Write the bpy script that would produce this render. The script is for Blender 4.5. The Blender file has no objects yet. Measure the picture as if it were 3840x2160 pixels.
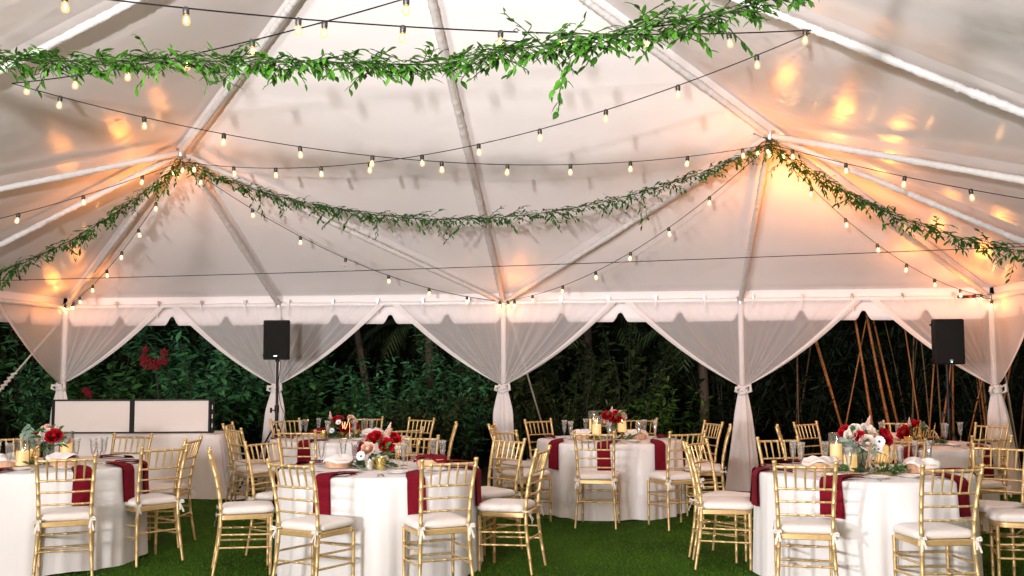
import bpy, math, random
import numpy as np
from mathutils import Vector, Matrix

SC = bpy.context.scene
COL = SC.collection
PI = math.pi

# ------------------------------------------------------------------ camera
CAM_P = Vector((1.671, -13.129, 1.552))
YAW, PITCH, ROLL = 0.118, 0.078, -0.003
_c, _s = math.cos(YAW), math.sin(YAW)
_r = Vector((_c, _s, 0)); _f = Vector((-_s, _c, 0)); _u = Vector((0, 0, 1))
_f2 = _f*math.cos(PITCH) + _u*math.sin(PITCH); _u2 = _u*math.cos(PITCH) - _f*math.sin(PITCH)
CR = _r*math.cos(ROLL) + _u2*math.sin(ROLL); CU = _u2*math.cos(ROLL) - _r*math.sin(ROLL); CF = _f2
cd = bpy.data.cameras.new('camera'); cam = bpy.data.objects.new('camera', cd); COL.objects.link(cam)
M = Matrix(((CR.x, CU.x, -CF.x, CAM_P.x), (CR.y, CU.y, -CF.y, CAM_P.y), (CR.z, CU.z, -CF.z, CAM_P.z), (0, 0, 0, 1)))
cam.matrix_world = M
cd.sensor_width = 36; cd.lens = 35.53; cd.clip_start = 0.05; cd.clip_end = 400
SC.camera = cam

def screen_x(p):
    d = Vector(p) - CAM_P
    return d.dot(CR)/max(d.dot(CF), 1e-3)

# ------------------------------------------------------------------ world, flash, exposure
w = bpy.data.worlds.new('World'); SC.world = w; w.use_nodes = True
nt = w.node_tree
sky = nt.nodes.new('ShaderNodeTexSky'); sky.sky_type = 'NISHITA'; sky.sun_disc = False
sky.sun_elevation = math.radians(2.5); sky.sun_rotation = math.radians(180)
bg = nt.nodes['Background']; bg.inputs['Strength'].default_value = 0.15
nt.links.new(sky.outputs['Color'], bg.inputs['Color'])
SC.view_settings.view_transform = 'Standard'; SC.view_settings.look = 'None'
SC.view_settings.exposure = 0.12; SC.view_settings.gamma = 1.0; SC.view_settings.use_curve_mapping = False

def lamp(name, kind, loc, energy, color, size=0.05, aim=None, spot=None, blend=0.5):
    d = bpy.data.lights.new(name, kind); o = bpy.data.objects.new(name, d); COL.objects.link(o)
    o.location = loc; d.energy = energy; d.color = color
    if kind in ('POINT', 'SPOT'): d.shadow_soft_size = size
    if kind == 'SPOT': d.spot_size = spot; d.spot_blend = blend
    if aim is not None:
        o.rotation_euler = (Vector(aim) - Vector(loc)).to_track_quat('-Z', 'Y').to_euler()
    return o
# the photographer's flash units behind the camera: one bounced off the white roof, a weaker one direct from the left
lamp('bounced_flash', 'SPOT', (0.3, -17.5, 1.9), 9200, (1.0, 0.955, 0.955), 0.15, aim=(0.0, -14.6, 5.0), spot=math.radians(115), blend=0.7)
lamp('direct_flash', 'SPOT', (-4.2, -23.5, 1.9), 7600, (1.0, 0.955, 0.96), 0.85, aim=(0.0, -3.0, 3.0), spot=math.radians(80), blend=0.8)

lamp('side_flash', 'SPOT', (-3.4, -14.2, 1.5), 1900, (1.0, 0.96, 0.965), 0.12, aim=(5.0, -6.8, 3.6), spot=math.radians(80), blend=1.0)

SC.cycles.use_denoising = True
SC.cycles.max_bounces = 8; SC.cycles.diffuse_bounces = 4; SC.cycles.glossy_bounces = 3
SC.cycles.transmission_bounces = 6; SC.cycles.transparent_max_bounces = 24
SC.cycles.caustics_reflective = False; SC.cycles.caustics_refractive = False
SC.cycles.sample_clamp_indirect = 4.0

# ------------------------------------------------------------------ materials
def newmat(name):
    m = bpy.data.materials.new(name); m.use_nodes = True
    return m, m.node_tree, m.node_tree.nodes['Principled BSDF']

def mat(name, col, rough=0.6, metal=0.0, var=0.0, vscale=8.0, bump=0.0, bscale=40.0, spec=0.5, coat=0.0, sheen=0.0, stretch=None, emis=None, estr=0, trans=0):
    m, t, p = newmat(name)
    p.inputs['Base Color'].default_value = (*col, 1); p.inputs['Roughness'].default_value = rough
    p.inputs['Metallic'].default_value = metal; p.inputs['Specular IOR Level'].default_value = spec
    p.inputs['Coat Weight'].default_value = coat; p.inputs['Sheen Weight'].default_value = sheen
    if emis: p.inputs['Emission Color'].default_value = (*emis, 1); p.inputs['Emission Strength'].default_value = estr
    if var or bump:
        tc = t.nodes.new('ShaderNodeTexCoord'); src = tc.outputs['Object']
        if stretch:
            mp = t.nodes.new('ShaderNodeMapping'); mp.inputs['Scale'].default_value = stretch
            t.links.new(src, mp.inputs['Vector']); src = mp.outputs['Vector']
    if var:
        n = t.nodes.new('ShaderNodeTexNoise'); n.inputs['Scale'].default_value = vscale; n.inputs['Detail'].default_value = 4
        t.links.new(src, n.inputs['Vector'])
        r = t.nodes.new('ShaderNodeValToRGB')
        r.color_ramp.elements[0].position = 0.3; r.color_ramp.elements[1].position = 0.7
        r.color_ramp.elements[0].color = (*[c*(1-var) for c in col], 1)
        r.color_ramp.elements[1].color = (*[min(1, c*(1+var)) for c in col], 1)
        t.links.new(n.outputs['Fac'], r.inputs['Fac']); t.links.new(r.outputs['Color'], p.inputs['Base Color'])
    if bump:
        n2 = t.nodes.new('ShaderNodeTexNoise'); n2.inputs['Scale'].default_value = bscale; n2.inputs['Detail'].default_value = 3
        t.links.new(src, n2.inputs['Vector'])
        b = t.nodes.new('ShaderNodeBump'); b.inputs['Strength'].default_value = bump; b.inputs['Distance'].default_value = 0.01
        t.links.new(n2.outputs['Fac'], b.inputs['Height']); t.links.new(b.outputs['Normal'], p.inputs['Normal'])
    return m

def leafmat(name, a, b, rough=0.45, trans=0.25, nscale=6.0, spec=0.4):
    m, t, p = newmat(name); p.inputs['Specular IOR Level'].default_value = spec
    tc = t.nodes.new('ShaderNodeTexCoord')
    n = t.nodes.new('ShaderNodeTexNoise'); n.inputs['Scale'].default_value = nscale; n.inputs['Detail'].default_value = 3
    gi = t.nodes.new('ShaderNodeNewGeometry')
    mx = t.nodes.new('ShaderNodeMath'); mx.operation = 'MULTIPLY_ADD'
    t.links.new(tc.outputs['Object'], n.inputs['Vector'])
    oi = t.nodes.new('ShaderNodeObjectInfo'); sm = t.nodes.new('ShaderNodeMath'); sm.operation = 'ADD'; fr = t.nodes.new('ShaderNodeMath'); fr.operation = 'FRACT'
    t.links.new(gi.outputs['Random Per Island'], sm.inputs[0]); t.links.new(oi.outputs['Random'], sm.inputs[1]); t.links.new(sm.outputs[0], fr.inputs[0])
    t.links.new(fr.outputs[0], mx.inputs[0]); mx.inputs[1].default_value = 0.75
    t.links.new(n.outputs['Fac'], mx.inputs[2])
    r = t.nodes.new('ShaderNodeValToRGB')
    r.color_ramp.elements[0].position = 0.35; r.color_ramp.elements[0].color = (*a, 1)
    r.color_ramp.elements[1].position = 1.15 if False else 1.0; r.color_ramp.elements[1].color = (*b, 1)
    t.links.new(mx.outputs[0], r.inputs['Fac']); t.links.new(r.outputs['Color'], p.inputs['Base Color'])
    p.inputs['Roughness'].default_value = rough
    if trans:
        tr = t.nodes.new('ShaderNodeBsdfTranslucent'); t.links.new(r.outputs['Color'], tr.inputs['Color'])
        ms = t.nodes.new('ShaderNodeMixShader'); ms.inputs[0].default_value = trans
        out = t.nodes['Material Output']
        t.links.new(p.outputs[0], ms.inputs[1]); t.links.new(tr.outputs[0], ms.inputs[2]); t.links.new(ms.outputs[0], out.inputs['Surface'])
    return m

def sheer(name, col, opacity):
    m, t, p = newmat(name)
    out = t.nodes['Material Output']
    p.inputs['Base Color'].default_value = (*col, 1); p.inputs['Roughness'].default_value = 0.7; p.inputs['Sheen Weight'].default_value = 0.3
    tr = t.nodes.new('ShaderNodeBsdfTranslucent'); tr.inputs['Color'].default_value = (*col, 1)
    m1 = t.nodes.new('ShaderNodeMixShader'); m1.inputs[0].default_value = 0.15
    t.links.new(p.outputs[0], m1.inputs[1]); t.links.new(tr.outputs[0], m1.inputs[2])
    tp = t.nodes.new('ShaderNodeBsdfTransparent')
    lw = t.nodes.new('ShaderNodeLayerWeight'); lw.inputs['Blend'].default_value = 0.35
    mr = t.nodes.new('ShaderNodeMapRange'); mr.inputs['To Min'].default_value = opacity; mr.inputs['To Max'].default_value = min(1, opacity+0.45)
    t.links.new(lw.outputs['Facing'], mr.inputs['Value'])
    m2 = t.nodes.new('ShaderNodeMixShader')
    t.links.new(mr.outputs[0], m2.inputs[0]); t.links.new(tp.outputs[0], m2.inputs[1]); t.links.new(m1.outputs[0], m2.inputs[2])
    t.links.new(m2.outputs[0], out.inputs['Surface'])
    return m

def glass(name, tint=(1, 1, 1), body=0.05, rough=0.03):
    m, t, p = newmat(name)
    out = t.nodes['Material Output']
    tp = t.nodes.new('ShaderNodeBsdfTransparent'); tp.inputs['Color'].default_value = (*tint, 1)
    gl = t.nodes.new('ShaderNodeBsdfGlossy'); gl.inputs['Roughness'].default_value = rough
    df = t.nodes.new('ShaderNodeBsdfDiffuse'); df.inputs['Color'].default_value = (0.9, 0.9, 0.9, 1)
    lw = t.nodes.new('ShaderNodeLayerWeight'); lw.inputs['Blend'].default_value = 0.35
    mr = t.nodes.new('ShaderNodeMapRange'); mr.inputs['To Min'].default_value = 0.10; mr.inputs['To Max'].default_value = 0.75
    t.links.new(lw.outputs['Fresnel'], mr.inputs['Value'])
    m1 = t.nodes.new('ShaderNodeMixShader'); t.links.new(mr.outputs[0], m1.inputs[0])
    t.links.new(tp.outputs[0], m1.inputs[1]); t.links.new(gl.outputs[0], m1.inputs[2])
    m2 = t.nodes.new('ShaderNodeMixShader'); m2.inputs[0].default_value = body
    t.links.new(m1.outputs[0], m2.inputs[1]); t.links.new(df.outputs[0], m2.inputs[2])
    t.links.new(m2.outputs[0], out.inputs['Surface'])
    return m

def vinyl(name, col, crease=0.35, coat=0.45):
    m, t, p = newmat(name)
    p.inputs['Base Color'].default_value = (*col, 1); p.inputs['Roughness'].default_value = 0.5
    p.inputs['Coat Weight'].default_value = coat; p.inputs['Coat Roughness'].default_value = 0.20
    tc = t.nodes.new('ShaderNodeTexCoord')
    def noise(scale, st, det=3, ridged=False, rough=0.5):
        mp = t.nodes.new('ShaderNodeMapping'); mp.inputs['Scale'].default_value = st
        t.links.new(tc.outputs['Object'], mp.inputs['Vector'])
        n = t.nodes.new('ShaderNodeTexNoise'); n.inputs['Scale'].default_value = scale; n.inputs['Detail'].default_value = det
        n.inputs['Distortion'].default_value = 0.6
        if ridged: n.noise_type = 'RIDGED_MULTIFRACTAL'
        t.links.new(mp.outputs[0], n.inputs['Vector'])
        return n.outputs['Fac']
    a = noise(1.1, (1, 1, 1), 3)
    b = noise(2.2, (1, 1.6, 1), 2, True)
    c = noise(14.0, (0.25, 1, 1), 2)
    ad = t.nodes.new('ShaderNodeMath'); ad.operation = 'MULTIPLY_ADD'; ad.inputs[1].default_value = 0.10*crease/0.35
    t.links.new(b, ad.inputs[0]); t.links.new(a, ad.inputs[2])
    ad2 = t.nodes.new('ShaderNodeMath'); ad2.operation = 'MULTIPLY_ADD'; ad2.inputs[1].default_value = 0.06
    t.links.new(c, ad2.inputs[0]); t.links.new(ad.outputs[0], ad2.inputs[2])
    bp = t.nodes.new('ShaderNodeBump'); bp.inputs['Strength'].default_value = 0.4; bp.inputs['Distance'].default_value = 0.035 - 0.005*(crease > 0.5)
    t.links.new(ad2.outputs[0], bp.inputs['Height'])
    t.links.new(bp.outputs['Normal'], p.inputs['Normal']); t.links.new(bp.outputs['Normal'], p.inputs['Coat Normal'])
    return m

MT = {}
MT['vinyl'] = vinyl('tent_vinyl', (0.82, 0.775, 0.762))
MT['vinyl_side'] = vinyl('tent_vinyl_creased', (0.80, 0.755, 0.745), 1.3, 0.65)
MT['valance'] = mat('valance_vinyl', (0.84, 0.795, 0.79), 0.65, bump=0.15, bscale=5, spec=0.2)
MT['sleeve'] = mat('rafter_sleeve', (0.54, 0.52, 0.505), 0.6, bump=0.5, bscale=30, coat=0.15)
MT['pole'] = mat('white_pole', (0.75, 0.73, 0.72), 0.35, var=0.05)
MT['steel'] = mat('steel', (0.5, 0.5, 0.5), 0.35, metal=1.0, var=0.15)
MT['strap'] = mat('white_strap', (0.8, 0.77, 0.74), 0.7, bump=0.2)
MT['sheer'] = sheer('sheer_fabric', (0.90, 0.88, 0.895), 0.35)
MT['sheer_hem'] = sheer('sheer_fabric_hem', (0.88, 0.86, 0.865), 0.80)
MT['sheer_tail'] = sheer('sheer_fabric_gathered', (0.90, 0.875, 0.885), 0.80)
MT['cable'] = mat('black_cable', (0.006, 0.0055, 0.005), 0.7, spec=0.15, bump=0.1)
MT['socket'] = mat('black_socket', (0.022, 0.02, 0.018), 0.4, bump=0.1, bscale=200)
MT['rope'] = mat('rope', (0.6, 0.56, 0.5), 0.8, bump=0.4, bscale=120)
MT['cloth'] = mat('white_tablecloth', (0.80, 0.785, 0.785), 0.75, bump=0.12, bscale=18, sheen=0.2)
MT['cloth2'] = mat('white_booth_cloth', (0.78, 0.74, 0.725), 0.8, bump=0.12, bscale=10, sheen=0.2)
MT['gold'] = mat('gold_paint', (0.645, 0.455, 0.21), 0.38, metal=0.5, var=0.10, vscale=30, bump=0.04, bscale=80)
MT['cushion'] = mat('ivory_cushion', (0.80, 0.755, 0.725), 0.8, bump=0.15, bscale=60, sheen=0.2)
MT['ribbon'] = mat('ivory_ribbon', (0.74, 0.69, 0.62), 0.6, bump=0.1)
MT['burgundy'] = mat('burgundy_cloth', (0.145, 0.0015, 0.010), 0.9, var=0.12, vscale=20, bump=0.15, bscale=90, spec=0.2)
MT['wood'] = mat('table_plywood', (0.35, 0.24, 0.14), 0.6, var=0.2, stretch=(1, 12, 1))
MT['china'] = mat('white_china', (0.82, 0.81, 0.80), 0.15, var=0.02, coat=0.3)
MT['cutlery'] = mat('cutlery_steel', (0.55, 0.54, 0.52), 0.22, metal=1.0, var=0.08)
MT['glass'] = glass('cut_crystal', body=0.05, rough=0.05)
MT['cylglass'] = glass('clear_glass', body=0.03)
MT['vaseglass'] = glass('vase_glass', (0.72, 0.78, 0.74), body=0.06)
MT['wax'] = mat('candle_wax', (0.85, 0.72, 0.45), 0.5, var=0.04, emis=(1.0, 0.60, 0.17), estr=0.85, bump=0.1, bscale=30)
MT['flame'] = mat('candle_light', (1, 0.9, 0.6), 0.5, emis=(1.0, 0.8, 0.45), estr=8.0)
MT['goldmetal'] = mat('polished_gold', (0.72, 0.48, 0.16), 0.2, metal=1.0, var=0.1)
MT['mercury'] = mat('gold_mercury_glass', (0.75, 0.56, 0.18), 0.22, metal=0.85, var=0.45, vscale=45, bump=0.3, bscale=60)
MT['silverglass'] = mat('silver_mercury_glass', (0.72, 0.66, 0.55), 0.2, metal=0.6, var=0.35, vscale=50, bump=0.3, bscale=60)
MT['goldsign'] = mat('gold_acrylic', (0.62, 0.40, 0.17), 0.3, metal=0.55, var=0.05)
MT['basket'] = mat('basket_splint', (0.66, 0.40, 0.25), 0.6, var=0.15, vscale=25, bump=0.2, bscale=50, stretch=(1, 1, 0.2))
MT['liner'] = mat('white_napkin_cloth', (0.82, 0.78, 0.765), 0.8, bump=0.2, bscale=40, sheen=0.2)
MT['rose_red'] = mat('red_petals', (0.34, 0.003, 0.010), 0.6, var=0.3, vscale=30, spec=0.2)
MT['rose_peach'] = mat('peach_petals', (0.78, 0.52, 0.40), 0.55, var=0.12, vscale=30)
MT['rose_white'] = mat('blush_white_petals', (0.80, 0.70, 0.63), 0.55, var=0.08, vscale=30)
MT['anemone'] = mat('white_petals', (0.80, 0.79, 0.80), 0.5, var=0.05)
MT['dark'] = mat('dark_centre', (0.012, 0.012, 0.014), 0.6, bump=0.3, bscale=200)
MT['plume'] = mat('pale_pink_plume', (0.74, 0.52, 0.46), 0.7, var=0.15, vscale=40)
MT['leaf'] = leafmat('garland_leaf', (0.006, 0.030, 0.005), (0.060, 0.19, 0.016), 0.45, 0.22, 9, 0.22)
MT['leaf_far'] = leafmat('garland_leaf_small', (0.006, 0.030, 0.005), (0.034, 0.125, 0.014), 0.5, 0.2, 9, 0.15)
MT['leaf_table'] = leafmat('centrepiece_leaf', (0.012, 0.05, 0.014), (0.045, 0.14, 0.035), 0.42, 0.2, 20)
MT['euc'] = leafmat('eucalyptus_leaf', (0.13, 0.20, 0.16), (0.24, 0.34, 0.27), 0.6, 0.2, 20)
MT['vine'] = mat('vine_stem', (0.02, 0.04, 0.010), 0.9, spec=0.1, var=0.3)
MT['bush_cool'] = leafmat('garden_leaf_cool', (0.010, 0.058, 0.020), (0.095, 0.31, 0.115), 0.42, 0.15, 2.5)  # brighter, cooler light on the left garden is put into this leaf colour
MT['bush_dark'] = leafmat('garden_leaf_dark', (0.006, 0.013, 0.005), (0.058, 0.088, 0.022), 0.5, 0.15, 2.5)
MT['bush_unlit'] = leafmat('garden_leaf_unlit', (0.003, 0.006, 0.003), (0.015, 0.024, 0.008), 0.6, 0.1, 2.5, 0.2)  # leaf colour darkened to hold the shade of the right and far garden
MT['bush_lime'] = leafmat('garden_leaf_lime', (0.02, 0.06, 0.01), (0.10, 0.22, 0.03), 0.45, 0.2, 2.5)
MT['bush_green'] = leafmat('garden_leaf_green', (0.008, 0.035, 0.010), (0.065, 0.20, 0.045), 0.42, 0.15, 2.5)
MT['bush_stem'] = mat('shrub_stem', (0.022, 0.022, 0.012), 0.8, var=0.3)
MT['bark'] = mat('bark', (0.10, 0.065, 0.045), 0.85, var=0.35, vscale=10, bump=0.8, bscale=25, stretch=(1, 1, 0.2))
MT['redfl'] = mat('red_blossom', (0.17, 0.004, 0.012), 0.6, var=0.35, vscale=18)
MT['bamboo'] = mat('bamboo_cane_lit', (0.36, 0.115, 0.022), 0.45, var=0.4, vscale=5, stretch=(1, 1, 0.4))  # orange-lit look of the front canes is put into this colour
MT['bamboo2'] = mat('bamboo_cane_dim', (0.11, 0.052, 0.017), 0.5, var=0.35, vscale=5, stretch=(1, 1, 0.4))  # darker copy of the cane colour, dimness of the back canes painted in
MT['black'] = mat('black_frame', (0.008, 0.008, 0.008), 0.5, spec=0.25, var=0.1)
MT['cabinet'] = mat('speaker_cabinet', (0.006, 0.006, 0.006), 0.6, spec=0.2, bump=0.2, bscale=150)
MT['grille'] = mat('speaker_grille', (0.0045, 0.0045, 0.0042), 0.55, spec=0.2, bump=0.6, bscale=400)
MT['badge'] = mat('speaker_badge', (0.7, 0.7, 0.7), 0.25, metal=0.8, var=0.1)
MT['led'] = mat('blue_light', (0.3, 0.6, 0.9), 0.4, emis=(0.3, 0.7, 1.0), estr=2.5)
MT['facade'] = mat('facade_fabric', (0.73, 0.675, 0.65), 0.8, bump=0.1, bscale=30)

# bulb: clear glass that glows with a hot filament inside
def bulbmats():
    m, t, p = newmat('bulb_glass'); out = t.nodes['Material Output']
    em = t.nodes.new('ShaderNodeEmission'); em.inputs['Color'].default_value = (1.0, 0.62, 0.26, 1); em.inputs['Strength'].default_value = 1.7
    tp = t.nodes.new('ShaderNodeBsdfTransparent'); tp.inputs['Color'].default_value = (1, 0.93, 0.82, 1)
    mx = t.nodes.new('ShaderNodeMixShader'); mx.inputs[0].default_value = 0.45
    t.links.new(tp.outputs[0], mx.inputs[1]); t.links.new(em.outputs[0], mx.inputs[2]); t.links.new(mx.outputs[0], out.inputs['Surface'])
    m2, t2, p2 = newmat('bulb_filament'); o2 = t2.nodes['Material Output']
    e2 = t2.nodes.new('ShaderNodeEmission'); e2.inputs['Color'].default_value = (1.0, 0.52, 0.17, 1); e2.inputs['Strength'].default_value = 110
    t2.links.new(e2.outputs[0], o2.inputs['Surface'])
    return m, m2
MT['bulb'], MT['filament'] = bulbmats()

# ground
def turfmat():
    m, t, p = newmat('artificial_turf')
    tc = t.nodes.new('ShaderNodeTexCoord')
    n = t.nodes.new('ShaderNodeTexNoise'); n.inputs['Scale'].default_value = 1.1; n.inputs['Detail'].default_value = 5
    n2 = t.nodes.new('ShaderNodeTexNoise'); n2.inputs['Scale'].default_value = 160; n2.inputs['Detail'].default_value = 2
    t.links.new(tc.outputs['Object'], n.inputs['Vector']); t.links.new(tc.outputs['Object'], n2.inputs['Vector'])
    ad = t.nodes.new('ShaderNodeMath'); ad.operation = 'MULTIPLY'
    t.links.new(n.outputs['Fac'], ad.inputs[0]); t.links.new(n2.outputs['Fac'], ad.inputs[1])
    r = t.nodes.new('ShaderNodeValToRGB'); r.color_ramp.elements[0].position = 0.1; r.color_ramp.elements[1].position = 0.42
    r.color_ramp.elements[0].color = (0.012, 0.038, 0.002, 1); r.color_ramp.elements[1].color = (0.048, 0.125, 0.008, 1)
    t.links.new(ad.outputs[0], r.inputs['Fac']); t.links.new(r.outputs['Color'], p.inputs['Base Color'])
    p.inputs['Roughness'].default_value = 0.9; p.inputs['Specular IOR Level'].default_value = 0.1
    b = t.nodes.new('ShaderNodeBump'); b.inputs['Strength'].default_value = 0.9; b.inputs['Distance'].default_value = 0.012
    t.links.new(n2.outputs['Fac'], b.inputs['Height']); t.links.new(b.outputs['Normal'], p.inputs['Normal'])
    return m
MT['turf'] = turfmat()
MT['blade'] = leafmat('turf_blade', (0.021, 0.060, 0.003), (0.072, 0.165, 0.010), 0.6, 0.2, 1.2, 0.1)
MT['soil'] = mat('dark_soil', (0.022, 0.015, 0.010), 0.95, var=0.5, vscale=12, bump=1.0, bscale=30)

# ------------------------------------------------------------------ mesh builder
class MB:
    def __init__(self): self.v = []; self.f = []; self.m = []
    def add(self, vs, fs, m=0):
        o = len(self.v); self.v.extend([tuple(p) for p in vs])
        for q in fs: self.f.append(tuple(i+o for i in q)); self.m.append(m)
    def tube(self, pts, rad, n=8, m=0, cap=True):
        pts = [Vector(p) for p in pts]; L = len(pts)
        rads = rad if isinstance(rad, (list, tuple)) else [rad]*L
        tang = []
        for i in range(L):
            a = pts[max(0, i-1)]; b = pts[min(L-1, i+1)]
            d = (b-a); tang.append(d.normalized() if d.length > 1e-9 else Vector((0, 0, 1)))
        t0 = tang[0]; ref = Vector((1, 0, 0)) if abs(t0.x) < 0.8 else Vector((0, 1, 0))
        nrm = (ref - t0*ref.dot(t0)).normalized()
        vs = []; fs = []
        for i in range(L):
            t = tang[i]; nrm = (nrm - t*nrm.dot(t)).normalized(); bi = t.cross(nrm)
            for k in range(n):
                a = 2*PI*k/n; vs.append(pts[i] + (nrm*math.cos(a) + bi*math.sin(a))*rads[i])
        for i in range(L-1):
            for k in range(n):
                a = i*n+k; b = i*n+(k+1) % n; fs.append((a, b, b+n, a+n))
        if cap: fs.append(tuple(range(n-1, -1, -1))); fs.append(tuple((L-1)*n+k for k in range(n)))
        self.add(vs, fs, m)
    def lathe(self, prof, n=16, c=(0, 0, 0), m=0, mod=None, cap=True):
        vs = []; fs = []
        for i, (r, z) in enumerate(prof):
            for k in range(n):
                a = 2*PI*k/n; rr = r*(mod(a, i) if mod else 1)
                vs.append((c[0]+rr*math.cos(a), c[1]+rr*math.sin(a), c[2]+z))
        for i in range(len(prof)-1):
            for k in range(n):
                a = i*n+k; b = i*n+(k+1) % n; fs.append((a, b, b+n, a+n))
        if cap:
            fs.append(tuple(range(n-1, -1, -1))); o = (len(prof)-1)*n; fs.append(tuple(o+k for k in range(n)))
        self.add(vs, fs, m)
    def box(self, c, s, m=0, rz=0.0, bev=0.0):
        x, y, z = s[0]/2, s[1]/2, s[2]/2
        co, si = math.cos(rz), math.sin(rz)
        def T(p): return (c[0]+p[0]*co-p[1]*si, c[1]+p[0]*si+p[1]*co, c[2]+p[2])
        if bev <= 0:
            vs = [T(p) for p in ((-x,-y,-z),(x,-y,-z),(x,y,-z),(-x,y,-z),(-x,-y,z),(x,-y,z),(x,y,z),(-x,y,z))]
            self.add(vs, [(3,2,1,0),(4,5,6,7),(0,1,5,4),(1,2,6,5),(2,3,7,6),(3,0,4,7)], m)
        else:
            b = min(bev, x*.9, y*.9, z*.9)
            out = [(-x+b,-y),(x-b,-y),(x,-y+b),(x,y-b),(x-b,y),(-x+b,y),(-x,y-b),(-x,-y+b)]
            vs = []
            for zz, k in ((-z, 1-b/max(x, y)), (-z+b, 1), (z-b, 1), (z, 1-b/max(x, y))):
                for p in out: vs.append(T((p[0]*k if k == 1 else math.copysign(max(abs(p[0])-b, 0), p[0]), p[1] if k == 1 else math.copysign(max(abs(p[1])-b, 0), p[1]), zz)))
            fs = [tuple(range(7, -1, -1)), tuple(24+i for i in range(8))]
            for r in range(3):
                for k in range(8): fs.append((r*8+k, r*8+(k+1) % 8, r*8+8+(k+1) % 8, r*8+8+k))
            self.add(vs, fs, m)
    def grid(self, fn, nu, nv, m=0, closed_u=False):
        vs = []; fs = []
        cu = nu if closed_u else nu+1
        for j in range(nv+1):
            for i in range(cu): vs.append(fn(i/nu, j/nv))
        for j in range(nv):
            for i in range(nu):
                a = j*cu+i; b = j*cu+(i+1) % cu
                fs.append((a, b, b+cu, a+cu))
        self.add(vs, fs, m)
    def mesh(self, name, mats, smooth=True, sharp=None):
        me = bpy.data.meshes.new(name); me.from_pydata(self.v, [], self.f)
        if not isinstance(mats, (list, tuple)): mats = [mats]
        for x in mats: me.materials.append(x)
        if len(mats) > 1: me.polygons.foreach_set('material_index', self.m)
        if smooth:
            me.polygons.foreach_set('use_smooth', [True]*len(self.f))
            if sharp: me.set_sharp_from_angle(angle=math.radians(sharp))
        me.update()
        return me
    def build(self, name, mats, parent=None, smooth=True, sharp=40, loc=None, rot=None):
        return place(name, self.mesh(name, mats, smooth, sharp), parent, loc, rot)

def place(name, me, parent=None, loc=None, rot=None, scale=None):
    o = bpy.data.objects.new(name, me); COL.objects.link(o)
    if parent is not None: o.parent = parent
    if loc is not None: o.location = loc
    if rot is not None: o.rotation_euler = rot
    if scale is not None: o.scale = scale
    return o

def tag(o, label=None, cat=None, group=None, kind=None):
    if label: o['label'] = label
    if cat: o['category'] = cat
    if group: o['group'] = group
    if kind: o['kind'] = kind
    return o

def thing(name, label, cat, loc=(0, 0, 0), rz=0.0, group=None):
    o = bpy.data.objects.new(name, None); COL.objects.link(o); o.empty_display_size = 0.1
    o.location = loc; o.rotation_euler = (0, 0, rz)
    return tag(o, label, cat, group)

def copy_tree(o, parent=None):
    c = o.copy(); COL.objects.link(c)
    if parent is not None: c.parent = parent
    for ch in list(o.children): copy_tree(ch, c)
    return c

def npmesh(name, v, f, mats, smooth=False):
    """v (n,3) array, f (k,m) int array of same-size faces"""
    me = bpy.data.meshes.new(name); k, m = f.shape
    me.vertices.add(len(v)); me.vertices.foreach_set('co', np.asarray(v, np.float32).ravel())
    me.loops.add(k*m); me.loops.foreach_set('vertex_index', np.asarray(f, np.int32).ravel())
    me.polygons.add(k); me.polygons.foreach_set('loop_start', np.arange(0, k*m, m, dtype=np.int32))
    me.polygons.foreach_set('loop_total', np.full(k, m, np.int32))
    if smooth: me.polygons.foreach_set('use_smooth', np.ones(k, bool))
    me.materials.append(mats); me.update(calc_edges=True); me.validate()
    return me

def catmull(pts, per=8):
    P = [Vector(p) for p in pts]; P = [P[0]*2-P[1]] + P + [P[-1]*2-P[-2]]
    out = []
    for i in range(1, len(P)-2):
        a, b, c, d = P[i-1], P[i], P[i+1], P[i+2]
        for k in range(per):
            t = k/per
            out.append(0.5*((2*b) + (c-a)*t + (2*a-5*b+4*c-d)*t*t + (3*b-a-3*c+d)*t*t*t))
    out.append(P[-2]); return out

rng = random.Random(7)
nrng = np.random.default_rng(11)
# ------------------------------------------------------------------ ground
EV, PK, W = 2.392, 5.257, 6.1
MID = (EV+PK)/2
b = MB(); b.add([(-150, -150, -0.03), (150, -150, -0.03), (150, 150, -0.03), (-150, 150, -0.03)], [(0, 1, 2, 3)])
tag(b.build('ground', MT['soil']), kind='structure')
b = MB()
def turf(u, v):
    x = -7.5+15*u; y = -32+32.5*v
    return (x, y + (0.12*math.sin(x*1.7)*v if v > 0.99 else 0), 0.0)
b.grid(turf, 60, 40)
tag(b.build('lawn', MT['turf']), kind='structure')
# short blades of the artificial turf, where the camera sees the lawn
n = 190000
y = -9.0 + 8.9*nrng.random(n)**1.5
half = 0.55*(y+13.6)
x = 1.67 - 0.118*(y+13.1) + (nrng.random(n)*2-1)*half
ok = (np.abs(x) < 7.2)
x, y = x[ok], y[ok]; n = len(x)
a = nrng.random(n)*2*PI; h = 0.009+0.010*nrng.random(n); wd = 0.0022+0.0022*nrng.random(n); ln = (nrng.random((n, 2))-.5)*0.022
V = np.zeros((n, 3, 3), np.float32)
V[:, 0] = np.stack([x-np.cos(a)*wd, y-np.sin(a)*wd, np.zeros(n)], 1)
V[:, 1] = np.stack([x+np.cos(a)*wd, y+np.sin(a)*wd, np.zeros(n)], 1)
V[:, 2] = np.stack([x+ln[:, 0], y+ln[:, 1], h], 1)
o = place('grass', npmesh('grass', V.reshape(-1, 3), np.arange(n*3).reshape(-1, 3), MT['blade']))
tag(o, 'short dark green artificial turf blades covering the lawn between the tables', 'grass', kind='stuff')

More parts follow.
